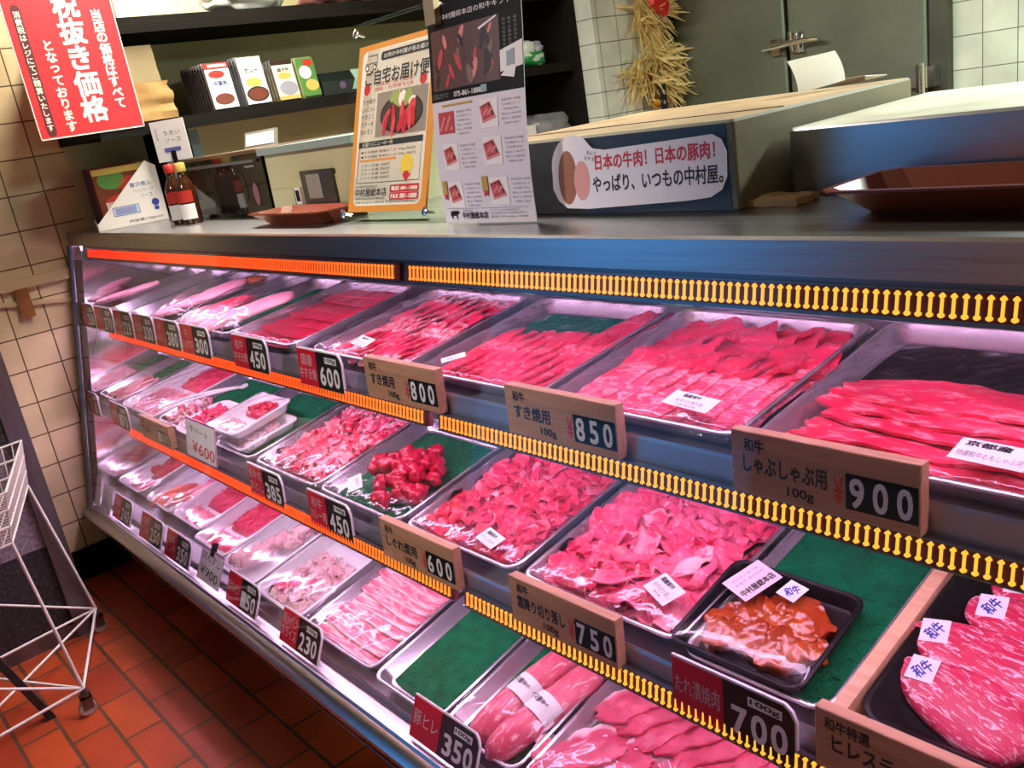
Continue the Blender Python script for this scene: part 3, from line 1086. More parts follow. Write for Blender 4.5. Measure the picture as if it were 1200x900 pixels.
# ------------------------------------------------------------------ middle tier
t = tray('metal_tray', 'mid', .02, .255, .02, .38, .032, TRAYM, 'steel tray of thin pink strips against the mirrored end of the middle tier', 'tray', STD)
mat_liner(t, 'green mat under the thin pink strips at the left end of the middle tier', group='green tray mats')
slices('pork_slice', 'mid', [(.06 + .028 * i, .12 + .01 * (i % 2), .012, .16, .05, 80 + RND.uniform(-8, 8), -.3, 200 + i) for i in range(6)], M_BELLY,
       'thin pink strip laid in the tray at the left end of the middle tier', 'pink strips at the left end', wave=.004, ruff=.003)
t = tray('foam_tray', 'mid', .275, .62, .02, .38, .030, FOAM, 'white tray of two film covered minced portions left of the tongs', 'tray')
mince('minced_meat', 'mid', .44, .11, .27, .15, M_MINCEP, 'pale minced meat in front under film left of the tongs', .022, 3)
mince('minced_meat', 'mid', .49, .285, .24, .15, M_MINCE, 'redder minced meat behind under film left of the tongs', .02, 4)
film(t, .016, 21, .004)
t = tray('metal_tray', 'mid', .64, 1.0, .02, .38, .032, TRAYM, 'steel tray with white tongs lying across it on the middle tier', 'tray', STD)
mat_liner(t, 'green mat in the tray under the white tongs', group='green tray mats')
plate = tray('foam_tray', 'mid', .80, .985, .01, .20, .022, FOAM, 'small white dish of pink scraps beneath the tongs', 'tray', n=NB + .012, r=.05)
pile('meat_scraps', 'mid', .89, .10, .13, .14, M_RED3, 'pink meat scraps in the small white dish under the tongs', count=26, size=(.04, .028), n=NB + .022, seed=5)
pile('meat_scraps', 'mid', .73, .11, .14, .15, M_BELLY, 'pale meat strips on the green mat left of the tongs dish', count=24, size=(.06, .02), n=NB + .012, seed=6)
b = MB()
for sg in (-1, 1):
    b.loft([[(x - .008 * (1 if sg > 0 else -1) * 0, y + sg * (.028 * (1 - abs(a) * 1.0)) - .006, z), (x, y + sg * (.028 * (1 - abs(a))) + .006, z), (x, y + sg * (.028 * (1 - abs(a))) + .006, z + .004), (x, y + sg * (.028 * (1 - abs(a))) - .006, z + .004)]
            for a, x, y, z in [(k / 12, -.15 + .30 * k / 12, .0, .0 + .012 * sin(pi * k / 12)) for k in range(13)]])
b.tube([(.15 + .012 * cos(q * pi / 6), .012 * sin(q * pi / 6), .002) for q in range(13)], .0035)
tag(b.build('tongs', WHITE, None, SM('mid', .755, .145, .022, 50), smooth=40), 'white plastic serving tongs lying across the middle tier tray', 'tongs')
t = tray('metal_tray', 'mid', 1.012, 1.345, .02, .385, .032, TRAYM, 'steel tray with a green mat under two white foam packs', 'tray', STD)
mat_liner(t, 'green mat beside the two stacked white foam packs', group='green tray mats')
fp2 = tray('foam_tray', 'mid', 1.09, 1.275, .035, .225, .026, FOAM, 'lower white foam pack of pale meat on the green mat', 'foam pack', 'stacked foam packs', n=NB + .008, r=.02, rz=-3)
film(fp2, .004, 31, .002)
pile('heart_pieces', 'mid', 1.18, .13, .13, .14, M_OFFAL, 'pale heart pieces inside the lower foam pack', count=20, size=(.04, .03), n=NB + .014, seed=9, dome=.004, amp=.004)
fp = tray('foam_tray', 'mid', 1.03, 1.225, .04, .245, .030, FOAM, 'upper white foam pack with a heap of red heart meat', 'foam pack', 'stacked foam packs', n=NB + .040, r=.02, rz=2)
pile('heart_pieces', 'mid', 1.135, .185, .11, .075, M_RED2, 'bright red heart pieces in the upper foam pack', count=26, size=(.036, .024), n=NB + .052, seed=10, dome=.010, amp=.004)
pile('heart_pieces', 'mid', 1.10, .09, .13, .06, M_OFFAL, 'whitish pieces at the front of the upper foam pack', count=10, size=(.04, .03), n=NB + .050, seed=11, dome=.006, amp=.004)
film(fp, .006, 32, .002)

MB4 = 'steel trays of beef scraps on the middle tier'
t = tray('metal_tray', 'mid', 1.365, 1.70, .022, .375, .032, TRAYM, 'steel tray of pale beef scraps behind the 385 tag', 'tray', MB4)
pile('beef_scraps', 'mid', 1.535, .21, .30, .31, M_FAT, 'loose pink and white beef scraps behind the 385 tag', count=85, seed=21, dome=.014, size=(.062, .034), amp=.007)
film(t, .012, 41, .004)
t = tray('metal_tray', 'mid', 1.715, 2.055, .022, .375, .032, TRAYM, 'steel tray of beef cubes on a green mat behind the middle tier 450 tag', 'tray', MB4)
mat_liner(t, 'green mat around the heap of beef cubes', group='green tray mats')
rn = random.Random(4)
for k in range(36):
    a, r_ = rn.uniform(0, 6.28), .115 * math.sqrt(rn.random())
    x, s = 1.905 + r_ * 1.12 * cos(a), .145 + r_ * .95 * sin(a)
    z = .004 + .026 * max(0, 1 - (r_ / .09) ** 2) + rn.uniform(0, .004)
    lump('beef_cube', 'mid', x, s, z, rn.uniform(.016, .026), rn.uniform(.013, .019), rn.uniform(.012, .017), k * 1.7, M_CHUNK, 'dark red beef cube in the heap behind the middle tier 450 tag', 'beef cubes behind the 450 tag', 'beef cube', rn.uniform(0, 180), .5, .75, rn.uniform(-25, 25), 14, 10)
film(t, .010, 42, .006)
sticker(t, -.06, -.13, .044, .07, .034, -30, [('国産和牛', 0, .006, .04, .009, 2)], (3, 0))
t = tray('metal_tray', 'mid', 2.075, 2.425, .025, .375, .032, TRAYM, 'steel tray of deep red beef scraps behind the wooden 600 board', 'tray', MB4)
pile('beef_scraps', 'mid', 2.25, .20, .305, .31, M_RED2, 'deep red crumpled beef scraps behind the wooden 600 board', count=105, seed=22, dome=.015, size=(.070, .044), amp=.007)
film(t, .010, 43, .003)
sticker(t, .075, -.135, .046, .062, .036, -12, [('国産和牛', -.004, .008, .034, .009, 0, .02), ('和牛こま切れ', 0, -.006, .046, .007, 2)], (4, 0))
t = tray('metal_tray', 'mid', 2.445, 2.80, .025, .375, .032, TRAYM, 'steel tray of light pink beef scraps behind the 750 board', 'tray', MB4)
pile('beef_scraps', 'mid', 2.62, .20, .315, .315, M_RED3, 'light pink crumpled beef scraps behind the 750 board', count=92, seed=23, dome=.016, size=(.080, .052), amp=.008)
film(t, .012, 44, .0025)
sticker(t, .105, -.105, .052, .064, .044, -22, [('国産和牛', -.006, .012, .036, .009, 0, .03), ('和牛切り落し', 0, -.004, .05, .009, 2), ('要冷蔵', .0, -.014, .02, .005, 2)], (4, 0))
t = tray('metal_tray', 'mid', 2.81, 3.05, .015, .40, .030, TRAYM, 'steel tray with a green mat under the black pack of marinated meat', 'tray', STD)
mat_liner(t, 'green mat under and behind the black pack of marinated meat', .012, .012, group='green tray mats')
BP = SM('mid', 2.897, .118, NB + .0185) @ RX(3)
pk = tray('black_pack', 'mid', 2.786, 3.008, .020, .216, .028, BLACK, 'black plastic pack of orange marinated meat above the 700 tag', 'food pack', r=.022, flare=.012, rim=.006, M=BP)
LID = clear('pack_lid', (.98, .97, .97), .05, 1.45, .0, .15, 10)
film(pk, .005, 51, .0006, .001, .006, LID, .0005)
rn = random.Random(12)
for k, (x, y, l, w_, rz) in enumerate([(-.045, .0, .10, .055, 60), (.0, .025, .11, .06, 15), (.015, -.03, .12, .05, -12), (.05, -.02, .10, .06, 35), (.045, .03, .09, .05, -35), (-.03, -.035, .09, .045, 20)]):
    b = MB()
    sheet(b, None, l, w_ + .014, .011, 300 + k, wave=.004, ruff=.006, edge=.14, nu=20, nv=10, curl=-.004)
    tag(b.build('marinated_meat_piece', M_YAKI, None, BP @ T(x, y, .0165 + .0012 * k) @ RZ(rz), smooth=70), 'glossy orange brown piece of marinated meat in the black pack', 'meat piece', 'marinated pieces in the black pack')
STK = pmat('pink_white_label', (.80, .62, .68), .5)
sticker(pk, -.055, .055, .0345, .058, .072, -18, [('中村屋総本店', .014, 0, .062, .014, 0, .03, 90), ('京都市 食肉販売', -.006, 0, .055, .006, 2, .0, 90), ('保存方法 要冷蔵', -.017, 0, .05, .005, 2, 0, 90)], mat=STK)
sticker(pk, .012, .060, .0350, .034, .034, -12, [('和牛', .0, .0, .022, .018, 1, .03, 60)], name='sticker')

# wooden box of steaks
BX0, BX1, BS0, BS1 = 3.055, 3.52, .005, .42
wb = empty('wooden_box', SM('mid', BX0, BS0, NB), 'shallow pale wooden box holding four marbled steaks', 'wooden box')
W_, D_ = BX1 - BX0, BS1 - BS0
for nm, a, c in (('side_board', (0, 0, 0), (.02, D_, .046)), ('side_board', (W_ - .02, 0, 0), (W_, D_, .046)), ('front_board', (.02, 0, 0), (W_ - .02, .02, .046)), ('back_board', (.02, D_ - .02, 0), (W_ - .02, D_, .046)), ('base_board', (.02, .02, 0), (W_ - .02, D_ - .02, .006))):
    b = MB()
    b.box(a, c)
    b.build(nm, WOODBOX, wb)
bt = tray('black_insert_tray', 'mid', BX0 + .023, BX1 - .023, BS0 + .023, BS1 - .023, .030, BLACK, 'black plastic tray set inside the wooden steak box', 'tray', n=NB + .007, r=.04, flare=.03)
ST = [(3.175, .118, -20, 'nearest'), (3.165, .195, -10, 'second nearest'), (3.21, .262, -14, 'third nearest'), (3.225, .318, -12, 'farthest')]
for k, (x, s, rz, lb) in enumerate(ST):
    b = MB()

    def fo(q, zz, sh, k=k):
        a = 2 * pi * q / 40
        ex = 1 + .07 * noise.noise(Vector((cos(a) * 1.5 + k * 4, sin(a) * 1.5, 0)))
        return ((.098 - sh) * cos(a) * ex * (1 - .10 * sin(a)), (.048 - sh) * sin(a) * ex * (1 + .22 * cos(a)), zz + .003 * noise.noise(Vector((cos(a) * 2, sin(a) * 2, k))))
    b.loft([[fo(q, z, sh) for q in range(40)] for z, sh in ((0, .006), (.004, .001), (.012, 0), (.018, .003), (.021, .010), (.0215, .03))])
    o = b.build('beef_steak', M_STEAK, None, SM('mid', x, s, NB + .012 + .005 * k, rz) @ RX(14), smooth=60)
    tag(o, lb + ' thick marbled steak with a white diamond sticker in the wooden box', 'steak', 'steaks in the wooden box')
    sticker(o, -.062, .006, .0225, .036, .036, 22, [('和牛', 0, 0, .024, .02, 1, .03, 55)])

# ------------------------------------------------------------------ bottom tier
BT = 'white trays on the bottom tier'
t = tray('foam_tray', 'bot', .025, .275, .075, .36, .040, FOAM, 'white tray of dark red lumps at the mirrored left end of the bottom tier', 'tray', BT, n=NB + .006)
for k, (x, s) in enumerate([(.13, .20), (.17, .23), (.20, .19), (.15, .26), (.21, .25)]):
    lump('liver_piece', 'bot', x, s, .004, .034, .022, .014, 60 + k, M_DARK, 'dark red lump of meat in the leftmost white tray of the bottom tier', 'dark lumps at the left end', 'meat piece', 30 * k, .3)
for k, (x, s) in enumerate([(.10, .125), (.19, .115), (.235, .13)]):
    lump('liver_piece', 'bot', x, s, .002, .03, .02, .012, 70 + k, M_RED3, 'pink piece at the front of the leftmost white tray of the bottom tier', 'pink lumps at the left end', 'meat piece', 30 * k, .3)
film(t, .006, 61, .0015, mat=FILM_S)
t = tray('foam_tray', 'bot', .335, .585, .075, .36, .040, FOAM, 'white tray of orange sausages between the 240 and 350 tags', 'tray', BT, n=NB + .006)
for k, (x, s, rz) in enumerate([(.45, .155, 62), (.475, .125, 40)]):
    b = MB()
    b.tube([(-.085, 0, 0), (-.08, 0, 0), (-.05, .004, .002), (0, .006, .004), (.05, .002, .002), (.075, 0, 0), (.082, 0, 0)], [.003, .012, .019, .021, .018, .011, .003], n=14)
    tag(b.build('sausage', M_ORANGE, None, SM('bot', x, s, .004, rz), smooth=60), ['orange sausage lying deeper in its white tray', 'orange sausage nearest the front rim of its white tray'][k], 'sausage')
b = MB()
sheet(b, None, .17, .07, .004, 77, wave=.004, ruff=.006, nu=20)
tag(b.build('fat_strip', M_BELLY, None, SM('bot', .52, .22, .006, 70), smooth=60), 'white and pink strip behind the orange sausages', 'meat strip')
film(t, .008, 62, .003, mat=FILM_S)
for (a, c, s0, nm, sd, off) in ((.595, .835, .078, 'left', 63, 0), (.845, 1.085, .05, 'right', 64, 0)):
    t = tray('foam_tray', 'bot', a, c, s0, .35, .040, FOAM, nm + ' one of two white trays of minced meat behind the bottom tier 350 tag', 'tray', BT, n=NB + .008, r=.02)
    mince('minced_meat', 'bot', (a + c) / 2 + .01, s0 + .185, .17, .16, M_MINCE, 'red minced meat at the back of the ' + nm + ' white mince tray', .028, sd, NB + .014)
    mince('minced_meat', 'bot', (a + c) / 2 - .01, s0 + .055, .17, .06, M_MINCE, 'red minced meat at the front of the ' + nm + ' white mince tray', .024, sd + 9, NB + .014)
    film(t, .004, sd, .001, mat=FILM_S)
t = tray('foam_tray', 'bot', 1.095, 1.325, .02, .35, .045, FOAM, 'deep white tray of tendon pieces behind the handwritten 900 card', 'tray', BT, n=NB + .004, r=.016)
rn = random.Random(8)
for k in range(14):
    f_ = k / 13
    lump('tendon_piece', 'bot', 1.17 + .10 * f_ + rn.uniform(-.02, .02), .06 + .23 * f_ + rn.uniform(-.015, .015), .012 + rn.uniform(0, .012), .036, .022, .018, 80 + k, M_OFFAL, 'greyish pink tendon piece in the tray behind the handwritten 900 card', 'tendon pieces behind the 900 card', 'meat piece', rn.uniform(0, 180), .45)
film(t, .010, 65, .0015, over=.0, mat=FILM_S)
t = tray('foam_tray', 'bot', 1.335, 1.60, .02, .36, .040, FOAM, 'white tray of pale offal under shiny film behind the 150 tag', 'tray', BT, n=NB + .006)
pile('offal', 'bot', 1.47, .14, .20, .20, M_OFFAL, 'pale offal pieces under shiny film behind the 150 tag', count=40, seed=31, size=(.05, .03), n=NB + .020, dome=.010)
for k, (x, s) in enumerate([(1.40, .075), (1.44, .10), (1.50, .13)]):
    lump('offal_piece', 'bot', x, s, .006, .022, .016, .010, 90 + k, M_RED3, 'small red piece at the front of the pale offal tray', 'red pieces in the offal tray', 'meat piece', 30 * k, .3)
film(t, .010, 66, .0015, mat=FILM_S)
t = tray('metal_tray', 'bot', 1.615, 1.94, .02, .38, .034, TRAYM, 'steel tray of pork belly strips behind the 230 tag', 'tray', STD)
slices('pork_belly_slice', 'bot', [(1.78 + RND.uniform(-.008, .008), .06 + .029 * i, .014 + .002 * (i % 2), .27, .055, RND.uniform(-4, 4) - 3, -.22, 220 + i) for i in range(10)], M_BELLY,
       'pink and white pork belly strip shingled behind the 230 tag', 'pork belly strips behind the 230 tag', wave=.003, ruff=.002, edge=.10)
film(t, .010, 67, .0045)
t = tray('metal_tray', 'bot', 1.955, 2.205, .012, .39, .034, TRAYM, 'empty steel tray lined with a bright green mat', 'tray', STD)
mat_liner(t, 'bright green bare mat in the empty tray', group='green tray mats')
t = tray('metal_tray', 'bot', 2.215, 2.445, .012, .39, .034, TRAYM, 'steel tray of two pork fillets on a green mat above the 350 tag', 'tray', STD)
mat_liner(t, 'green mat under the two pork fillets', group='green tray mats')
for k, (x, s, rz) in enumerate([(2.325, .17, 84), (2.395, .155, 82)]):
    b = MB()
    ln = 22
    lp = []
    for i in range(ln + 1):
        u = i / ln
        r_ = .036 * (max(.02, 1 - abs(2 * u - 1) ** 5)) ** .5 * (1 + .07 * N3(u * 4, k * 3.3))
        lp.append([(-.15 + .30 * u, r_ * cos(2 * pi * q / 22) * (1 + .06 * N3(u * 6, q * .5, k)) + .005 * sin(4 * u + k), .82 * r_ * sin(2 * pi * q / 22) + .026) for q in range(22)])
    b.loft(lp)
    o = b.build('pork_fillet', M_FILLET, None, SM('bot', x, s, NB + .007, rz), smooth=60)
    tag(o, ['left pork fillet with a white label band on the green mat', 'right pork fillet with a white label band, nearest the sliced pork'][k], 'pork fillet', 'pork fillets')
    b = MB()
    b.loft([[(xx, .0385 * cos(rad(a)) * 1.0, .033 * sin(rad(a)) + .026) for xx in (-.032, .018)] for a in range(15, 170, 8)], closed=False, cap0=False, cap1=False)
    l_ = b.build('label_band', PAPER, o, smooth=60, closed=False)
    b = MB()
    for s_, yy, ww, hh, m in (('豚ヒレ', .012, .034, .013, 0), ('国産', -.006, .02, .009, 2), ('要冷蔵', -.018, .022, .006, 2)):
        text(b, s_, yy, .004, ww * .8, hh, .060, m, .02, M=RZ(90))
    b.build('lettering', [INK, INKB, INKG], l_)
film(t, .022, 68, .002, mat=LID)
t = tray('metal_tray', 'bot', 2.455, 2.93, .012, .39, .034, TRAYM, 'wide steel tray of sliced pork on a green mat at the lower right', 'tray', STD)
mat_liner(t, 'green mat under the sliced pork at the lower right', group='green tray mats')
slices('pork_slice', 'bot', [(2.53 + .048 * i, .27 - .003 * i + RND.uniform(-.008, .008), .022 + .001 * i, .15, .085, 62 + RND.uniform(-12, 12), -.24, 240 + i) for i in range(8)], M_PORK,
       'pink pork slice with a fatty rim in the back row at the lower right', 'back row pork slices', wave=.006, ruff=.006, edge=.2, rimfat=.20, nv=14, th=.006)
slices('pork_slice', 'bot', [(2.515 + .056 * i, .13 - .005 * i + RND.uniform(-.008, .008), .026 + .001 * i, .18, .105, 48 + RND.uniform(-14, 14), -.22, 250 + i) for i in range(6)], M_PORK,
       'pink pork slice with a white fatty rim in the front row at the lower right', 'front row pork slices', wave=.007, ruff=.006, edge=.2, rimfat=.40, nv=14, th=.006)
film(t, .022, 69, .006)
t = tray('metal_tray', 'bot', 2.945, 3.30, .012, .39, .034, TRAYM, 'steel tray of pink meat under the 700 tag, rightmost on the bottom tier', 'tray', STD)
pile('pork_scraps', 'bot', 3.12, .20, .31, .32, M_PORK, 'pink pork scraps, rightmost on the bottom tier', count=60, seed=33, size=(.07, .05), n=NB + .016)
film(t, .012, 70, .004)
# ------------------------------------------------------------------ price tags
def TF(row, x, phi, dy=0, off=.02, dz=0):
    zr = {'top': 1.023, 'mid': .7055, 'bot': .338}[row]
    return frame(GP(x, zr + dz, off), Vector((0, sin(rad(phi)), cos(rad(phi)))), Vector((0, -cos(rad(phi)), sin(rad(phi))))) @ T(0, dy, 0)


PHI = {'top': 6, 'mid': 5, 'bot': 25}
DIG = pmat('numeral_white', (.78, .78, .82), .5)
TXTW = pmat('hand_white', (.60, .50, .54), .6)
PTM = [DIG, TXTW, INK, REDINK]


def plastic_tag(row, x0, x1, words_, price, label, dy=None, unit='100g', h=.088):
    w_ = x1 - x0
    dy = dy if dy is not None else {'top': -.063, 'mid': -.068, 'bot': -.040}[row]
    F = TF(row, (x0 + x1) / 2, PHI[row], dy, off=.016)
    c = .022
    out = [(-w_ / 2, 0), (w_ / 2, 0), (w_ / 2, h - c), (w_ / 2 - c * .3, h - c * .35), (w_ / 2 - c * .8, h), (-w_ / 2, h)]
    b = MB()
    b.prism(out, -.0045, 0)
    root = b.build('price_tag', WHITE, None, F)
    tag(root, label, 'price tag')
    e_ = .0035
    mid = -w_ / 2 + w_ * .44
    b = MB()
    b.prism([(-w_ / 2 + .001, .001), (mid, .001), (mid, h - e_), (-w_ / 2 + .001, h - e_)], 0, .0012)
    b.build('name_panel', RED, root)
    b = MB()
    b.prism([(mid, .001), (w_ / 2 - e_, .001), (w_ / 2 - e_, h - c - .001), (w_ / 2 - c * .3 - e_, h - c * .35 - .003), (w_ / 2 - c * .8 - .002, h - e_), (mid, h - e_)], 0, .0014)
    b.build('price_panel', BLACK, root)
    b = MB()
    quad(b, mid + w_ * .20, h * .70, mid + w_ * .46, h * .86, .0019, 0)
    text(b, unit, mid + w_ * .33, h * .78, w_ * .22, h * .11, .0023, 2, .02)
    pw = .152 * w_
    xr = w_ / 2 - e_ - .008
    for i, ch in enumerate(reversed(price)):
        text(b, ch, xr - pw * (i + .45), h * .36, pw * .74, h * .46, .0020, 0, .022)
    n = len(words_)
    for i, wd in enumerate(words_):
        hh = h * (.30 if n > 1 else .34)
        yy = h * (.70 - .36 * i) if n > 1 else h * .52
        text(b, wd, (-w_ / 2 + mid) / 2, yy, min(w_ * .38, hh * len(wd) * .95), hh, .0017, 1, .004)
    b.build('lettering', PTM, root)
    b = MB()
    b.box((-.012, h * .62, -.020), (.012, h * .78, -.0046))
    b.build('clip', WHITE, root)
    return root


HAND = 'with a red name side and black price side'
plastic_tag('top', .205, .398, ['牛モモ'], '270', 'top rail price tag two seventy, second from the mirrored end')
plastic_tag('top', .412, .592, ['鶏モモ'], '228', 'top rail price tag below the narrow tray left of the bagged fillets')
plastic_tag('top', .608, .788, ['とりむね'], '330', 'top rail price tag below the left half of the bagged pale fillets')
plastic_tag('top', .804, .998, ['牛', 'ホルモン'], '380', 'top rail price tag below the right half of the bagged pale fillets')
plastic_tag('top', 1.013, 1.215, ['牛', 'ミックス'], '300', 'top rail price tag left of the one for smooth dark beef')
plastic_tag('top', 1.368, 1.566, ['和牛', '牛モモ肉'], '450', 'red and black plastic tag reading 450 in front of the smooth dark beef')
plastic_tag('top', 1.726, 1.922, ['国産', '牛すき焼'], '600', 'red and black plastic tag reading 600 in front of the fatty beef strips')
plastic_tag('top', .025, .196, ['とり'], '250', 'dim red plastic tag beside the mirrored end, leftmost on the top rail')
plastic_tag('mid', .03, .155, ['すじ'], '80', 'dim dark tag beside the mirrored end, leftmost on the middle rail')
plastic_tag('mid', .296, .486, ['合挽'], '170', 'greyish tag with a white right edge left of the small wooden board')
plastic_tag('mid', 1.426, 1.616, ['和牛切', 'おとし'], '385', 'red and black plastic tag in front of the pale beef scraps', dy=-.070)
plastic_tag('mid', 1.748, 1.940, ['和牛', 'カレー用'], '450', 'red and black plastic tag reading 450 in front of the beef cubes', dy=-.070)
plastic_tag('mid', 2.828, 3.030, ['たれ漬焼肉'], '700', 'red and black plastic tag reading 700 in front of the black pack', dy=-.076)
plastic_tag('bot', .262, .443, ['国産', 'ウインナ'], '240', 'bottom ledge red and black tag in front of the leftmost white tray')
plastic_tag('bot', .545, .740, ['牛豚', 'ミンチ'], '250', 'bottom ledge red and black tag in front of the orange sausages')
plastic_tag('bot', .780, .977, ['牛肉', 'ミンチ'], '350', 'red and black plastic tag reading 350 in front of the mince')
plastic_tag('bot', 1.255, 1.445, ['豚ホルモン'], '150', 'red and black plastic tag in front of the pale offal')
plastic_tag('bot', 1.584, 1.780, ['豚小バラ', 'スライス'], '230', 'red and black plastic tag reading 230 in front of the pork belly')
plastic_tag('bot', 2.165, 2.380, ['豚ヒレ'], '350', 'red and black plastic tag reading 350 in front of the pork fillets')
plastic_tag('bot', 2.52, 2.72, ['豚ロース'], '280', 'red and black plastic tag at the bottom edge in front of the sliced pork')


def wooden_board(row, x0, x1, l1, l2, price, label, dy=None, unit='100g', h=.085):
    w_ = x1 - x0
    dy = dy if dy is not None else {'top': -.050, 'mid': -.056}[row]
    F = TF(row, (x0 + x1) / 2, {'top': 3, 'mid': 4}[row], dy, off=.008)
    b = MB()
    lp = lambda i, z: [(x, y, z) for x, y in ((-w_ / 2 + i, i), (w_ / 2 - i, i), (w_ / 2 - i, h - i), (-w_ / 2 + i, h - i))]
    b.loft([lp(.0012, -.020), lp(0, -.019), lp(0, -.0012), lp(.0012, 0)])
    root = b.build('price_board', WOODTAG, None, F)
    tag(root, label, 'price board')
    if price:
        b = MB()
        px, pw, ph = w_ * .145, w_ * .345, h * .52
        b.box((px - .0, h * .16, 0), (px + pw, h * .16 + ph, .0018))
        np_ = b.build('number_plate', BLACKM, root)
        b = MB()
        k = len(price)
        for i, ch in enumerate(price):
            text(b, ch, px + pw * (i + .5) / k, h * .16 + ph / 2, pw / k * .58, ph * .80, .0023, 0, .022)
        b.build('numerals', DIG, np_)
    b = MB()
    text(b, l1, -w_ * .36, h * .80, h * .17 * len(l1), h * .20, .0006, 0, .022)
    n = len(l2)
    text(b, l2, -w_ * .40 + min(w_ * .45, h * .25 * n) / 2 - .004, h * .50, min(w_ * .47, h * .25 * n), h * .28, .0006, 0, .022)
    if unit:
        text(b, unit, -w_ * .10, h * .18, h * .42, h * .18, .0006, 0, .02)
    if price:
        text(b, '¥', w_ * .105, h * .40, h * .16, h * .42, .0006, 1, .01)
    b.build('lettering', [INK, REDINK], root)
    return root


wooden_board('top', 2.028, 2.274, '和牛', 'すき焼用', '800', 'wooden price board in front of the long folded beef strips')
wooden_board('top', 2.470, 2.719, '和牛', 'すき焼用', '850', 'wooden price board in front of the two rows of marbled beef')
wooden_board('top', 2.920, 3.166, '和牛', 'しゃぶしゃぶ用', '900', 'large wooden price board in front of the black lined shabu beef')
wooden_board('mid', .627, .885, '和牛', 'せんまい', '1000', 'small wooden price board below the white tongs', unit='', h=.075)
wooden_board('mid', 2.072, 2.322, '和牛', 'しぐれ煮用', '600', 'wooden price board in front of the deep red beef scraps')
wooden_board('mid', 2.481, 2.727, '和牛', '霜降り切り落し', '750', 'wooden price board in front of the light pink beef scraps')
wb2 = wooden_board('mid', 3.060, 3.36, '和牛特選', 'ヒレステーキ用', '', 'wooden price board written in ink below the box of steaks', dy=-.050)


def paper_card(row, x0, x1, h, dy, phi, lines, label, off=.012, pin=False, edge=True):
    w_ = x1 - x0
    F = TF(row, (x0 + x1) / 2, phi, dy, off)
    b = MB()
    b.box((-w_ / 2, 0, -.0015), (w_ / 2, h, 0))
    root = b.build('price_card', PINKISH, None, F)
    tag(root, label, 'price card')
    b = MB()
    if edge:
        e_ = .005
        quad(b, -w_ / 2, h - e_, w_ / 2, h, .0003, 2)
        quad(b, w_ / 2 - e_ * .7, 0, w_ / 2, h - e_, .0003, 2)
    for s_, x, y, ww, hh, m in lines:
        text(b, s_, x * w_, y * h, ww * w_, hh * h, .0006, m, 0, rot=-3)
    b.build('lettering', [INK, REDINK, PURPLE, INKG], root)
    if pin:
        b = MB()
        b.box((-.008, h - .016, -.006), (.008, h + .012, .006)).box((-.005, h + .012, -.008), (.005, h + .024, .008))
        b.build('clip', BLACK, root)
    return root


paper_card('mid', 1.052, 1.262, .112, -.030, 12, [('牛ハート', -.05, .72, .62, .18, 0), ('¥600', .08, .26, .75, .30, 1)], 'lilac card with a purple edge reading 600 in front of the foam packs', off=-.0)
paper_card('bot', 1.055, 1.212, .098, -.032, 28, [('ぼんすじ', .0, .74, .8, .24, 0), ('¥900', .0, .30, .8, .28, 0)], 'white handwritten card with a purple edge reading 900 and a black clip', pin=True)
paper_card('bot', .03, .115, .11, -.042, 22, [('ハツ', 0, .7, .5, .2, 3)], 'plain whitish card at the far left of the bottom ledge', edge=False)
paper_card('bot', .135, .240, .10, -.042, 24, [('レバー', 0, .7, .6, .2, 3), ('¥200', 0, .3, .6, .2, 3)], 'pale card just left of the 240 tag', edge=False)

# ------------------------------------------------------------------ on the counter
def FRONT(x, y, z, lean=0, yaw=0):
    """local xy plane stands upright facing the customer"""
    return T(x, y, z) @ RZ(yaw) @ RX(90 - lean)


CARTON = pmat('carton_white', lin((226, 220, 214)), .6)
KRAFT = noisy('kraft_paper', lin((176, 140, 84)), lin((160, 124, 72)), 14, .75, 0, .2, 30)
CM = T(.365, .012, CT) @ RZ(-15)
ct = empty('sauce_carton', CM, 'white cut-open display carton of sauce pouches at the left end of the counter', 'carton')
b = MB()
wd, dp = .36, .23
th = .003
side = [(0, 0), (dp, 0), (dp, .185), (dp - .03, .205), (.0, .022)]
b.loft([[(x, y, z) for y, z in side] for x in (-th, 0)])
b.loft([[(x, y, z) for y, z in side] for x in (-wd, -wd + th)])
b.box((-wd, 0, 0), (0, th, .026)).box((-wd, dp - th, 0), (0, dp, .185)).box((-wd, 0, 0), (0, dp, .003))
b.build('carton_body', CARTON, ct)
b = MB()
SP = Matrix(((0, 0, 1, 0.0004), (1, 0, 0, 0), (0, 1, 0, 0), (0, 0, 0, 1)))
text(b, '贅沢煮込', .168, .132, .07, .016, .0006, 0, .01, M=SP)
text(b, 'ハンバーグ', .172, .112, .068, .014, .0006, 0, .01, M=SP)
text(b, 'ソース', .178, .093, .04, .014, .0006, 0, .01, M=SP)
text(b, '内容量120g×20', .158, .016, .11, .011, .0006, 2, .01, M=SP)
quad(b, .06, .040, .145, .070, .0004, 0, SP)
quad(b, .062, .042, .143, .068, .0006, 3, SP)
for k in range(20):
    xx = .068 + .0034 * k
    quad(b, xx, .044, xx + .0018, .066, .0008, 1, SP)
disc(b, .200, .066, .012, .012, .0006, 1, M=SP)
quad(b, .193, .040, .207, .052, .0006, 1, SP)
for k in range(11):
    quad(b, -.33 + .028 * k, .008, -.34 + .028 * k + .018, .016, .0006, 1, Matrix(((1, 0, 0, 0), (0, 0, -1, -.0004), (0, 1, 0, 0), (0, 0, 0, 1))))
b.build('lettering', [pmat('carton_blue', (.05, .09, .3), .6), INKB, INK, pmat('carton_pale', (.55, .6, .75), .6)], ct)

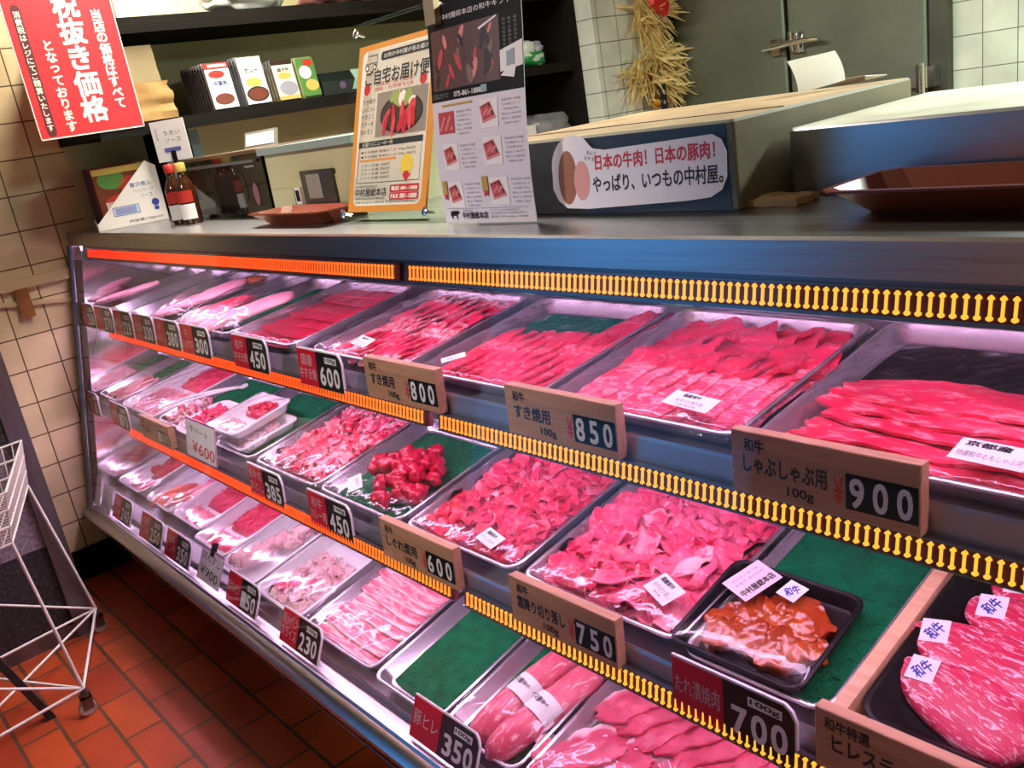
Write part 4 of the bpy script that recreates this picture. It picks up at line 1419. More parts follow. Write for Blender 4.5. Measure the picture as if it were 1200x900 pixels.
PCH = [pmat('pouch_dark', (.035, .018, .012), .3), pmat('pouch_gold', (.62, .42, .10), .35), pmat('pouch_brown', (.16, .035, .015), .3),
       pmat('pouch_cream', (.8, .72, .58), .45), pmat('pouch_red', (.5, .03, .02), .4), pmat('pouch_green', (.08, .22, .04), .4), pmat('pouch_white', (.66, .68, .70), .35), pmat('pouch_blue', (.02, .06, .22), .4), pmat('pouch_slate', (.30, .30, .36), .4)]


def pouch(name, M, w_, h_, th_, base, art, label, cat, group):
    b = MB()

    def fr(sg):
        return lambda u, v: ((u - .5) * w_, (v) * h_, sg * (th_ / 2 * max(0, 1 - (2 * u - 1) ** 4) ** .5 * max(0, 1 - (2 * v - 1) ** 6) ** .5 + .0008))
    b.grid(fr(1), 10, 12)
    b.grid(fr(-1), 10, 12)
    o = b.build(name, base, None, M, smooth=60)
    tag(o, label, cat, group)
    b = MB()
    zf = th_ / 2 + .0012
    for k, a in art:
        if k == 'q':
            quad(b, a[0] * w_, a[1] * h_, a[2] * w_, a[3] * h_, zf + a[5] * .0004, a[4])
        elif k == 'd':
            disc(b, a[0] * w_, a[1] * h_, a[2] * w_, a[3] * h_, zf + a[5] * .0004, a[4], rot=a[6] if len(a) > 6 else 0)
        else:
            text(b, a[0], a[1] * w_, a[2] * h_, a[3] * w_, a[4] * h_, zf + a[6] * .0004, a[5], .015)
    b.build('print', PCH, o)
    return o


artA = [('q', (-.46, .80, .46, .97, 1, 0)), ('t', ('デミグラス', 0, .72, .8, .09, 6, 1)), ('t', ('ハンバーグ', 0, .60, .85, .10, 6, 1)), ('d', (.02, .28, .40, .22, 7, 0)), ('d', (.02, .27, .34, .17, 2, 1)), ('q', (-.44, .04, .44, .10, 6, 0))]
artB = [('q', (-.46, .04, .46, .94, 2, 0)), ('d', (-.16, .76, .24, .15, 5, 1)), ('d', (.16, .66, .22, .13, 4, 1)), ('d', (.0, .38, .36, .15, 4, 1)), ('t', ('旨煮込み', 0, .36, .7, .11, 3, 2)), ('t', ('ソース', 0, .22, .5, .10, 3, 2)), ('q', (-.46, .86, .46, .96, 1, 2))]
pm = [(-.030 - .046 * i, .112 - .002 * i, (i + 1) % 2) for i in range(7)]
proto = {}
for x, y, k in pm:
    M = CM @ T(x, y, .0035) @ Matrix(((0, 0, 1, 0), (1, 0, 0, 0), (0, 1, 0, 0), (0, 0, 0, 1))) @ RX(-6)
    lab = ['dark gold pouch of sauce standing in the white carton', 'reddish brown pouch of sauce standing in the white carton'][k]
    if k not in proto:
        proto[k] = pouch('sauce_pouch', M, .185, .205, .022, PCH[[0, 2][k]], [artA, artB][k], lab, 'sauce pouch', ['dark gold pouches in the carton', 'red brown pouches in the carton'][k])
    else:
        copy_tree(proto[k], M)

st = empty('card_stand', T(.545, .265, CT) @ RZ(38), 'small white notice card on a black stand behind the sauce carton', 'notice card')
b = MB()
b.box((-.05, -.03, 0), (.05, .03, .006)).box((-.008, -.006, .006), (.008, .006, .22)).box((-.06, .0, .19), (.065, .006, .315))
b.build('stand', BLACK, st)
b = MB()
b.box((-.062, -.003, .188), (.062, -.0, .318))
c_ = b.build('card', PAPER, st)
b = MB()
F_ = FRONT(0, -.0032, .188)
vtext(b, 'おすすめ', -.045, .09, .04, M=F_, m=1)
for i, (s_, y) in enumerate((('うまい', .09), ('ソース', .066))):
    text(b, s_, .01, y, .06, .014, M=F_, m=2, bold=0)
quad(b, -.03, .03, .03, .043, .0006, 1, F_)
b.build('lettering', [INK, pmat('soft_blue', (.12, .12, .4), .6), INKG], c_)

# little sauce bottles
for i, (x, y) in enumerate([(.775, .145), (.85, .150)]):
    bo = empty('sauce_bottle', T(x, y, CT), ['small dark sauce bottle, nearer the white carton', 'small dark sauce bottle, nearer the black microwave'][i], 'bottle', 'sauce bottles')
    b = MB()
    b.lathe([(.026, 0), (.029, .004), (.029, .10), (.022, .125), (.013, .14), (.012, .155)], n=20)
    b.build('bottle_body', pmat('soy_glass', (.05, .015, .006), .1), bo, smooth=40)
    b = MB()
    b.lathe([(.015, .155), (.016, .158), (.016, .178), (.013, .182)], n=16)
    b.build('cap', [PCH[4], PCH[1]][i], bo, smooth=40)
    b = MB()
    b.loft([[(.0295 * cos(rad(a)), .0295 * sin(rad(a)), z) for a in range(-170, 11, 12)] for z in (.015, .06)], closed=False, cap0=False, cap1=False)
    b.build('label', PAPER, bo, smooth=60, closed=False)
    b = MB()
    b.loft([[(.0295 * cos(rad(a)), .0295 * sin(rad(a)), z) for a in range(-170, 11, 12)] for z in (.065, .10)], closed=False, cap0=False, cap1=False)
    b.build('red_label', PCH[4], bo, smooth=60, closed=False)

# microwave
mw = empty('microwave', T(.66, .225, CT), 'black fronted microwave oven with a rounded window', 'microwave')
b = MB()
b.loft([[(x, y, z) for y, z in ((.02, .012), (.30, .012), (.30, .175), (.02, .175))] for x in (0, .58)])
for x in (.05, .53):
    for y in (.05, .26):
        b.lathe([(.015, 0), (.013, .012)], n=12, M=T(x, y, 0))
b.build('body', pmat('dark_enamel', (.03, .03, .032), .3), mw)
b = MB()
b.loft([[(x, y, z) for x, z in rrect(.58, .165, .012, 4, .29, .093)] for y in (.02, 0)])
dr = b.build('door', pmat('door_gloss', (.006, .006, .007), .06), mw, smooth=40)
b = MB()
poly(b, rrect(.40, .10, .04, 6, .25, .085), .001, 0, FRONT(0, 0, 0))
b.build('window', pmat('window_black', (.02, .018, .016), .03), dr)
b = MB()
b.box((.03, -.012, .152), (.55, .0, .160))
b.build('handle', pmat('handle_grey', (.10, .12, .13), .3), dr)
b = MB()
disc(b, .505, .065, .018, .032, .0015, 0, M=FRONT(0, 0, 0))
b.build('dial_sticker', pmat('dusky_pink', (.22, .08, .12), .4), dr)
b = MB()
quad(b, .47, .139, .53, .145, .0015, 0, FRONT(0, 0, 0))
b.build('badge', INKG, dr)
b = MB()
b.box((0, -.005, .176), (.58, .30, .186))
b.build('top_plate', noisy('brown_top', lin((96, 74, 52)), lin((110, 86, 62)), 10, .4), mw)

fc = empty('framed_card', T(.74, .42, CT + .186), 'small framed white card lying propped on the microwave', 'framed card')
b = MB()
b.box((0, 0, 0), (.22, .008, .052), 0, RX(-15))
b.build('frame', pmat('frame_grey', (.25, .26, .22), .4), fc)
b = MB()
b.box((.012, -.001, .008), (.208, .0, .044), 0, RX(-15))
b.build('card', PAPER, fc)

# cash register
rg = empty('cash_register', T(1.255, .225, CT), 'beige cash register with a pale blue grey top edge', 'cash register')
BEI = pmat('register_beige', lin((196, 190, 150)), .45)
b = MB()
b.loft([[(x, y, z) for y, z in ((0, .0), (.32, .0), (.32, .165), (.004, .165))] for x in (0, .47)])
b.build('body', BEI, rg)
b = MB()
b.box((-.01, -.012, .166), (.48, .33, .184))
b.build('lid', pmat('lid_bluegrey', lin((150, 168, 164)), .3), rg)
b = MB()
b.box((.012, -.002, .012), (.13, .0, .072)).box((.135, -.002, .012), (.46, .0, .10))
dw = b.build('drawer', BEI, rg)
b = MB()
b.box((.155, -.012, .03), (.185, -.002, .075))
b.build('lock', WHITE, dw)
b = MB()
b.box((.161, -.0135, .04), (.179, -.012, .068))
b.build('lock_face', BLACK, dw)
b = MB()
b.box((.20, -.010, .02), (.36, -.002, .115))
b.build('display', pmat('dark_screen', (.06, .06, .055), .1), rg)
b = MB()
b.box((.23, -.012, .045), (.30, -.010, .105))
b.build('screen_panel', pmat('grey_screen', (.3, .3, .27), .2), rg)

LAQ = pmat('lacquer_brown', (.17, .036, .015), .2)


def wtray(M, w_, d_, h_, label, flare=.035):
    b = MB()
    ch = .02
    o = lambda dw, z: [(x, y, z) for x, y in ((w_ / 2 - dw, d_ / 2 - dw - ch), (w_ / 2 - dw - ch, d_ / 2 - dw), (-w_ / 2 + dw + ch, d_ / 2 - dw), (-w_ / 2 + dw, d_ / 2 - dw - ch), (-w_ / 2 + dw, -d_ / 2 + dw + ch), (-w_ / 2 + dw + ch, -d_ / 2 + dw), (w_ / 2 - dw - ch, -d_ / 2 + dw), (w_ / 2 - dw, -d_ / 2 + dw + ch))]
    b.loft([o(flare, 0), o(0, h_ - .004), o(-.006, h_ - .003), o(-.006, h_), o(.004, h_), o(flare + .003, .004)])
    ob = b.build('serving_tray', LAQ, None, M, smooth=25)
    return tag(ob, label, 'tray')


wtray(T(1.585, .135, CT), .37, .12, .034, 'small brown lacquered tray in front of the cash register')
wtray(T(3.215, .175, CT), .46, .165, .036, 'large brown lacquered tray at the right end of the counter')

# acrylic notice stand
AF = FRONT(1.975, .100, CT + .006, lean=19)
ac = empty('acrylic_stand', AF, 'clear bolted acrylic stand holding an orange bordered menu poster', 'notice stand')
for z0, nm in ((0, 'front_sheet'), (-.010, 'rear_sheet')):
    b = MB()
    b.prism(rrect(.345, .425, .018, 6, 0, .2125), z0 - .005, z0)
    b.build(nm, ACRYL, ac)
b = MB()
b.box((-.17, -.002, -.012), (.17, .004, .0), 0)
b.prism([(-.16, -.004), (.16, -.004), (.16, .002), (-.16, .002)], -.15, -.012, 0, RX(19))
b.build('foot', ACRYL, ac)
for x in (-.155, .155):
    for y in (.018, .405):
        b = MB()
        b.lathe([(.004, .0), (.009, .001), (.009, .004), (.005, .006)], n=14, M=T(x, y, 0))
        b.lathe([(.003, -.02), (.003, 0)], n=8, M=T(x, y, 0))
        b.build('bolt', CHROME, ac, smooth=40)
b = MB()
W2, H0, H1 = .146, .022, .375
b.box((-W2, H0, -.0098), (W2, H1, -.0052))
po = b.build('menu_poster', ORANGE, ac)
b = MB()
ZP = -.0050


def X(u): return -W2 + 2 * W2 * u
def Yv(v): return H0 + (H1 - H0) * v


poly(b, rrect(2 * W2 * .88, (H1 - H0) * .93, .018, 6, 0, Yv(.5)), ZP, 0)
poly(b, rrect(2 * W2 * .62, .018, .006, 4, X(.62), Yv(.915)), ZP + .0002, 1)
text(b, 'お肉の中村屋が各お届け', X(.62), Yv(.915), 2 * W2 * .55, .010, ZP + .0004, 0)
for (x0, y0, x1, y1) in ((.10, .885, .26, .89), (.14, .93, .26, .935), (.10, .86, .104, .89), (.255, .86, .26, .935)):
    quad(b, X(x0), Yv(y0), X(x1), Yv(y1), ZP + .0002, 1)
for x in (.13, .23):
    disc(b, X(x), Yv(.862), .007, .007, ZP + .0003, 1)
    disc(b, X(x), Yv(.862), .004, .004, ZP + .0005, 0)
text(b, 'ご自宅お届け便', X(.52), Yv(.80), 2 * W2 * .80, .032, ZP + .0004, 1, .015)
disc(b, X(.15), Yv(.735), .012, .012, ZP + .0003, 2)
disc(b, X(.86), Yv(.735), .012, .012, ZP + .0003, 2)
text(b, 'お電話一本で配達\n精肉・お惣菜もOK', X(.5), Yv(.74), 2 * W2 * .5, .018, ZP + .0003, 2, 0)
for i, s_ in enumerate(('すき焼き', 'しゃぶしゃぶ', 'やきにく', 'ステーキ', 'ホルモン')):
    text(b, s_, X(.185), Yv(.66 - .045 * i), 2 * W2 * .17, .010, ZP + .0003, 1, 0)
quad(b, X(.30), Yv(.44), X(.93), Yv(.70), ZP + .0002, 3)
disc(b, X(.62), Yv(.56), .078, .040, ZP + .0003, 1)
disc(b, X(.62), Yv(.565), .070, .034, ZP + .0004, 4)
rn = random.Random(3)
for k in range(16):
    disc(b, X(.50 + .28 * rn.random()), Yv(.62 + .05 * rn.random()), .014, .008, ZP + .0005 + .00002 * k, 5 if k % 3 else 0, rot=rn.uniform(0, 180), n=10)
for k in range(16):
    disc(b, X(.42 + .36 * rn.random()), Yv(.485 + .10 * rn.random()), .022, .007, ZP + .0009 + .00002 * k, 2 if k % 3 else 6, rot=rn.uniform(50, 100), n=10)
quad(b, X(.09), Yv(.385), X(.91), Yv(.42), ZP + .0002, 1)
text(b, 'お届けメニューの一例', X(.34), Yv(.403), 2 * W2 * .40, .009, ZP + .0004, 0)
for i in range(2):
    text(b, '●すき焼用 特選ロース 100g 980円', X(.48), Yv(.355 - .028 * i), 2 * W2 * .70, .006, ZP + .0003, 1, 0)
quad(b, X(.12), Yv(.30), X(.60), Yv(.312), ZP + .0002, 7)
for i in range(4):
    text(b, 'ステーキ用 700円', X(.33), Yv(.275 - .025 * i), 2 * W2 * .38, .006, ZP + .0003, 1, 0)
for (x0, y0, x1, y1) in ((.10, .17, .90, .174), (.10, .17, .104, .385), (.896, .17, .90, .385)):
    quad(b, X(x0), Yv(y0), X(x1), Yv(y1), ZP + .0002, 1)
poly(b, [(X(.74) + (.026 if k % 2 else .019) * cos(k * pi / 10), Yv(.265) + (.026 if k % 2 else .019) * sin(k * pi / 10)) for k in range(20)], ZP + .0003, 8)
poly(b, [(X(.69), Yv(.21)), (X(.71), Yv(.21)), (X(.71), Yv(.225)), (X(.77), Yv(.225)), (X(.77), Yv(.21)), (X(.80), Yv(.21)), (X(.74), Yv(.165))][::-1], ZP + .0004, 2)
text(b, '中村屋総本店', X(.30), Yv(.115), 2 * W2 * .42, .017, ZP + .0004, 1, .015)
for i, s_ in enumerate(('電話 881-1888', 'FAX 881-1888')):
    poly(b, rrect(2 * W2 * .36, .015, .003, 3, X(.73), Yv(.13 - .045 * i)), ZP + .0003, 2)
    text(b, s_, X(.73), Yv(.13 - .045 * i), 2 * W2 * .32, .009, ZP + .0005, 0, .02)
for i, (yy, ww) in enumerate(((.15, .3), (.078, .4), (.055, .78))):
    text(b, '京都市右京区の精肉店 配達地域はお問合せ下さい'[:int(26 * ww)], X(.09 + ww / 2), Yv(yy), 2 * W2 * ww, .005, ZP + .0003, 1, 0)
b.build('print', [pmat('poster_cream', lin((250, 240, 226)), .6), INK, REDINK, pmat('photo_grey', (.32, .24, .2), .6), pmat('pot_brown', (.06, .035, .02), .5), pmat('leek_green', (.35, .42, .10), .6), pmat('photo_red', (.8, .06, .08), .5), ORANGE, YELLOW], po)

# hanging flyer clipped in front of the stand
HF = FRONT(2.330, .090, CT + .003, lean=5)
hp = empty('wagyu_flyer', HF, 'tall black and white gift flyer with six meat box pictures, clipped up on the counter', 'flyer')
b = MB()
W3, HH = .127, .376


def FLY(x, y, z=0): return (x, y, z + .006 * sin(pi * y / HH * 1.5) - .008 * (x / W3) ** 2)


def flyquad(mb, u0, v0, u1, v1, z, m, sl=0.0):
    x0, x1 = -W3 + 2 * W3 * u0, -W3 + 2 * W3 * u1
    nx, ny = max(1, int((u1 - u0) * 8)), max(1, int((v1 - v0) * 10))
    mb.grid(lambda u, v: FLY(x0 + (x1 - x0) * u, HH * (v0 + (v1 - v0) * v) + sl * (x0 + (x1 - x0) * u), z), nx, ny, m)


b.slab(lambda u, v: FLY(-W3 + 2 * W3 * u, HH * v), .0012, 10, 12)
sh_ = b.build('sheet', pmat('flyer_lilac', lin((214, 206, 222)), .5), hp, smooth=60)
b = MB()
fm = [pmat('flyer_black', (.008, .007, .009), .55, Specular_IOR_Level=.15), pmat('flyer_white', lin((228, 222, 228)), .5), pmat('flyer_photo', (.10, .045, .035), .4), pmat('flyer_photo_light', (.22, .12, .10), .4), pmat('flyer_meat', (.50, .06, .07), .4), INKG, pmat('flyer_gold', (.45, .3, .06), .4), REDINK, pmat('flyer_bluebar', (.25, .33, .42), .5), pmat('flyer_photo_dark', (.03, .015, .014), .4), pmat('flyer_pinkmeat', (.65, .20, .20), .5)]


def ft(s_, u, v, ww, hh, m, bold=.01, z=.0012, rot=0):
    t_ = MB()
    text(t_, s_, 0, 0, ww * 2 * W3, hh * HH, 0, 0, bold, rot=rot)
    b.add([FLY(-W3 + 2 * W3 * u + p[0], HH * v + p[1], z) for p in t_.v], t_.f, m)


def fp_(pts, m, z=.0012):
    b.add([FLY(-W3 + 2 * W3 * u, HH * v, z) for u, v in pts], [tuple(range(len(pts)))], m)


flyquad(b, 0, .575, 1, 1, .0004, 0)
flyquad(b, .04, .625, .80, .895, .0008, 2)
rn = random.Random(2)
for k in range(26):
    u, v = rn.uniform(.08, .74), rn.uniform(.66, .86)
    l_, a_ = rn.uniform(.05, .12), rn.uniform(55, 120)
    pts = [(u + l_ * .30 * cos(q * pi / 5) * sin(rad(a_)) + l_ * .7 * sin(q * pi / 5) * cos(rad(a_)), v + l_ * .42 * sin(q * pi / 5)) for q in range(10)]
    pts = [(min(.79, max(.045, p)), min(.89, max(.63, q))) for p, q in pts]
    fp_(pts, [3, 9, 2, 4][k % 4] if k % 8 else 10, .0010 + .00002 * k)
fp_([(.60, .86), (.78, .895), (.785, .889), (.61, .85)], 1, .0017)
ft('中村屋総本店の和牛ギフト', .56, .945, .72, .026, 1, .004)
for i in range(3):
    ft('\n'.join('和牛の旨みをお届け'), .845 + .05 * i, .80, .028, .15, 5, 0)
fp_([(.80, .655), (1.0, .67), (1.0, .775), (.80, .745)], 1, .0016)
fp_([(.80, .64), (.92, .625), (.94, .67), (.85, .665)], 1, .0015)
fp_([(.86, .675), (.93, .68), (.93, .745), (.86, .735)], 8, .0020)
fp_([(.70, .66), (.79, .63), (.80, .755)], 2, .0016)
ft('075-861-1888', .45, .598, .30, .022, 1, .02)
ft('お問い合わせは\nお気軽にどうぞ', .13, .600, .20, .022, 5, 0)
fp_([(.60, .585), (.66, .585), (.66, .618), (.60, .618)], 8)
flyquad(b, .14, .548, .50, .558, .0008, 6)
for i, (u, v) in enumerate(((.18, .47), (.66, .49), (.20, .315), (.67, .325), (.20, .135), (.69, .145))):
    if i:
        flyquad(b, u - .085, v - .062, u + .095, v + .062, .0008, 1)
        fp_([(u - .06, v - .04), (u + .075, v - .022), (u + .02, v + .052), (u - .085, v + .035)], 10, .0012)
        fp_([(u - .045, v - .026), (u + .062, v - .010), (u + .014, v + .046), (u - .072, v + .030)], 0, .0014)
        fp_([(u - .045, v - .024), (u + .052, v - .010), (u + .008, v + .040), (u - .066, v + .027)], 4, .0016)
        for k in range(6):
            uu, vv = u - .035 + .014 * k, v + .008 * ((k * 7) % 3 - 1) + .006
            fp_([(uu - .012, vv - .006), (uu + .010, vv - .004), (uu + .006, vv + .012), (uu - .010, vv + .008)], 10, .0018)
    else:
        flyquad(b, u - .10, v - .045, u + .10, v + .055, .0010, 4)
        for k in range(9):
            uu, vv = u - .07 + .017 * k, v + .016 * ((k * 5) % 4 - 1.5)
            fp_([(uu - .022, vv - .008), (uu + .018, vv - .004), (uu + .016, vv + .010), (uu - .014, vv + .008)], 10, .0014)
    for k in range(6):
        ft(['黒毛和牛 特選', 'すき焼用 ロース', '内容量 500g', '税込 5,400円', '箱入り 送料別', '冷蔵便でお届け'][k], u + .215, v + .048 - .020 * k, .17 - .03 * (k % 3 == 2), .010, 5, 0)
    if i > 3:
        fp_([(u - .16, v + .0), (u - .10, v + .005), (u - .10, v + .07), (u - .16, v + .07)], 6, .0020)
        fp_([(u - .15, v - .025), (u - .125, v - .012), (u - .105, v - .025), (u - .105, v + .004), (u - .15, v + .004)], 7, .0020)
flyquad(b, .05, .068, .95, .070, .0008, 5)
cow = [(.09, .030), (.10, .030), (.105, .018), (.115, .018), (.115, .034), (.165, .034), (.165, .018), (.175, .018), (.178, .040), (.205, .044), (.208, .050), (.195, .058), (.13, .058), (.10, .055), (.092, .05), (.088, .034)]
fp_(cow, 0, .0012)
ft('中村屋総本店', .395, .036, .30, .032, 0, .018)
ft('京都精肉', .31, .058, .12, .010, 5, 0)
ft('本社 京都市右京区 営業時間九時から', .75, .044, .36, .010, 5, 0)
ft('電話 075-861-1888', .75, .028, .36, .010, 5, 0)
ft('ギフトのご注文は店頭まで', .72, .058, .30, .009, 5, 0)
b.build('print', fm, sh_, closed=False)
b = MB()
b.box((-.105, HH - .03, -.006), (-.075, HH + .018, .007)).box((-.098, HH + .018, -.012), (-.082, HH + .05, .013))
b.tube([(-.09, HH + .045, 0), (-.088, HH + .35, .11), (-.086, HH + .92, .18)], .0012, 1, n=6)
b.build('clip', [pmat('clip_brass', (.42, .30, .16), .35, .6), STEEL_D], hp)

# box with the sticker sheet leaning on it
BOXA = noisy('olive_card', lin((104, 96, 74)), lin((116, 106, 82)), 6, .6, 0, .08, 30)
BOXT = noisy('tan_card_top', lin((176, 150, 116)), lin((150, 124, 92)), 9, .7, 0, .1, 30)
BOXF = noisy('dark_card_front', lin((38, 38, 44)), lin((46, 46, 52)), 6, .45, 0, .05, 30)


def crate(name, x0, x1, y0, y1, z1, mats, label, r=.006):
    b = MB()
    lp = lambda i, z: [(x, y, z) for x, y in rrect(x1 - x0 - 2 * i, y1 - y0 - 2 * i, r, 3, (x0 + x1) / 2, (y0 + y1) / 2)]
    b.loft([lp(.002, CT + .0005), lp(0, CT + .003), lp(0, z1 - .004), lp(.003, z1)], cap1=False)
    b.loft([lp(.003, z1), lp(.012, z1 + .0006)], 1, cap0=False)
    return b


b = crate('box', 2.205, 2.812, .168, .70, 1.424, None, None)
ba = b.build('cardboard_box', [BOXA, BOXT], None, smooth=30)
tag(ba, 'long olive box with a tan top standing behind the white sticker sheet', 'box')
b = MB()
b.box((2.207, .1665, CT + .002), (2.800, .168, 1.4195))
b.build('front_panel', BOXF, ba)
b = MB()
b.box((2.215, .30, 1.4245), (2.806, .306, 1.4258))
b.build('lid_seam', pmat('seam_brown', (.08, .04, .02), .6), ba)
b = crate('box', 2.830, 3.62, .275, .72, 1.394, None, None)
bb_ = b.build('steel_box', [noisy('scuffed_steel', (.34, .35, .37), (.46, .47, .49), 7, .34, .9, .05, 40, (.4, 1, 1)), noisy('pale_lid', lin((206, 204, 186)), lin((182, 178, 158)), 10, .6, 0, .1, 30)], None, smooth=30)
tag(bb_, 'silver faced box with a pale lid behind the large brown tray', 'box')
b = MB()
b.slab(lambda u, v: (2.80 + .09 * u, .19 + .06 * v, CT + .012 + .006 * N3(u * 3, v * 3, 2)), .010, 10, 8)
tag(b.build('cloth', pmat('beige_cloth', lin((170, 144, 106)), .9), None, T(.0, .0, -.001), smooth=60), 'folded beige cloth at the foot of the olive box', 'cloth')

SF = FRONT(2.632, .148, CT + .002, lean=6)
ss = empty('sticker_sheet', SF, 'clear plastic sheet with a white slogan sticker leaning on the olive box', 'sign')
b = MB()
b.prism([(-.19, 0), (.192, 0), (.182, .137), (-.18, .137)], -.0015, 0)
b.build('plastic_sheet', ACRYL, ss)
b = MB()
lobe = []
for x, y, r_ in ((-.13, .078, .052),):
    lobe += [(x + r_ * cos(rad(a)), y + r_ * sin(rad(a))) for a in range(60, 200, 10)]
lobe += [(-.182, .045), (-.170, .025), (-.150, .012), (-.10, .010), (.10, .018), (.145, .022), (.165, .032), (.174, .05), (.174, .085), (.166, .102), (.150, .110), (.10, .108), (-.06, .102), (-.085, .106)]
b.prism(lobe[::-1], .0002, .0008)
sk = b.build('sticker', pmat('sticker_white', lin((226, 220, 234)), .35), ss)
b = MB()
text(b, '日本の牛肉！日本の豚肉！', .037, .086, .235, .024, .0012, 0, .02, rot=1.5)
text(b, 'やっぱり、いつもの中村屋。', .040, .052, .255, .026, .0012, 1, .018, rot=1.5)
text(b, 'おにく\nおすすめ', -.088, .094, .03, .016, .0012, 1, 0, rot=-12)
disc(b, -.145, .062, .022, .044, .0010, 2)
disc(b, -.112, .056, .018, .032, .0011, 3)
b.build('lettering', [pmat('slogan_red', (.55, .01, .04), .5), INK, pmat('blotch_brown', (.28, .10, .06), .5), pmat('blotch_pink', (.66, .30, .30), .5)], sk)

b = MB()
b.slab(lambda u, v: (2.645 + .085 * u, .61 + .02 * sin(2.4 * u) - .03 * v * v, 1.426 + .058 * v * (1 - .12 * u) + .012 * u), .0008, 12, 10)
PTR = pmat('thin_white_paper', (.85, .85, .84), .7)
tl = nn(PTR, 'ShaderNodeBsdfTranslucent')
tl.inputs[0].default_value = (.9, .9, .88, 1)
ms = nn(PTR, 'ShaderNodeMixShader')
ms.inputs[0].default_value = .5
lk(PTR, PTR.node_tree.nodes['Principled BSDF'].outputs[0], ms.inputs[1])
lk(PTR, tl.outputs[0], ms.inputs[2])
lk(PTR, ms.outputs[0], PTR.node_tree.nodes['Material Output'].inputs[0])
tag(b.build('paper_sheet', PTR, None, T(0, 0, 0), smooth=60), 'curled white paper sheet standing on the olive box', 'paper')
b = MB()
b.tube([(2.69, .66, 1.432), (2.74, .675, 1.434)], [.006, .005], n=8)
b.tube([(2.74, .675, 1.434), (2.775, .684, 1.434)], [.004, .001], 1, n=8)
tag(b.build('marker_pen', [pmat('pen_tan', (.2, .15, .1), .5), WHITE], None), 'short marker pen lying beside the curled paper', 'pen')

# ------------------------------------------------------------------ red price notice
RF = Matrix(((0, 0, 1, .478), (1, 0, 0, .055), (0, 1, 0, 1.607), (0, 0, 0, 1)))
rs = MB()
SW, SH = .325, .56
rs.box((-SW / 2, 0, -.004), (SW / 2, SH, 0))
sg = rs.build('tax_notice', SIGNRED, None, RF)
tag(sg, 'red hanging notice with large white Japanese lettering at the upper left', 'notice')
b = MB()
for x0, y0, x1, y1 in ((-SW / 2, 0, SW / 2, .004), (-SW / 2, 0, -SW / 2 + .003, SH), (SW / 2 - .003, 0, SW / 2, SH)):
    quad(b, x0, y0, x1, y1, .0003, 0)
poly(b, rrect(.028, .385, .013, 6, -.125, .200), .0004, 1)
vtext(b, '消費税はレジにてご精算いたします', -.125, .200, .352, .021, z=.0008, m=0, bold=.02)
vtext(b, 'となっております', -.062, .152, .276, .035, z=.0008, m=0, bold=.03)
vtext(b, '税抜き価格', .020, .230, .390, .080, z=.0009, m=0, bold=.032)
vtext(b, '当店の価格はすべて', .105, .216, .30, .036, z=.0008, m=0, bold=.03)
b.build('lettering', [pmat('notice_white', (.82, .74, .66), .5), pmat('notice_dark', (.10, .004, .008), .5)], sg)

# ------------------------------------------------------------------ wall shelf and what it carries
DWOOD = noisy('dark_shelf_wood', (.008, .007, .006), (.012, .010, .008), 9, .8, 0, .1, 40, (4, .4, 4), Specular_IOR_Level=.12)
sh = empty('storage_shelf', T(0, 0, 0), 'long dark wooden shelf with two boards behind the counter', 'shelf')
for (z0, z1) in ((1.908, 1.945), (1.592, 1.622)):
    b = MB()
    b.box((.001, .07, z0), (.462, 2.262, z1)).box((.462, .07, z0 - .012), (.474, 2.262, z1))
    b.build('shelf_board', DWOOD, sh)
b = MB()
b.box((.001, 1.55, 1.262), (.462, 2.262, 1.29))
b.build('shelf_board', DWOOD, sh)
b = MB()
b.box((.001, 2.263, .9), (.50, 2.288, 2.6))
b.build('side_panel', DWOOD, sh)
b = MB()
b.box((.001, .372, CT + .001), (.19, .396, 1.59))
b.build('side_panel', DWOOD, sh)
b = MB()
b.box((.001, 1.53, 1.29), (.20, 1.545, 1.592))
b.build('divider', DWOOD, sh)
b = MB()
b.box((.20, .36, CT + .001), (.215, .50, 1.58))
tag(b.build('clipboard', pmat('slate_blue', lin((112, 126, 130)), .5), None), 'slate blue board standing upright below the red notice', 'board')

ZS, ZT = 1.6222, 1.9452


def bagbox(name, x0, x1, y0, y1, z0, z1, mat, label, cat, sd=1, rough=.012, nose=True):
    b = MB()
    n = 10
    lp = []
    for k in range(n + 1):
        v = k / n
        z = z0 + (z1 - z0) * v
        l_ = []
        for q in range(24):
            a = 2 * pi * q / 24
            cx, cy = cos(a), sin(a)
            m_ = max(abs(cx), abs(cy))
            x, y = cx / m_, cy / m_
            f_ = 1 + rough / .1 * (noise.noise(Vector((x * 2, y * 2, v * 4 + sd)))) - (.04 * v)
            l_.append(((x0 + x1) / 2 + x * f_ * (x1 - x0) / 2, (y0 + y1) / 2 + y * f_ * (y1 - y0) / 2, z))
        lp.append(l_)
    b.loft(lp)
    return tag(b.build(name, mat, None, smooth=40), label, cat)


bagbox('paper_bag', .20, .44, .19, .355, ZS, 1.745, KRAFT, 'crumpled brown paper bag on the second shelf board', 'paper bag', 3, .014)
bagbox('kraft_box', .22, .43, .20, .330, 1.746, 1.862, noisy('kraft_box_card', lin((158, 142, 104)), lin((148, 132, 96)), 8, .7), 'flat brown kraft box on top of the crumpled paper bag', 'box', 5, .002)


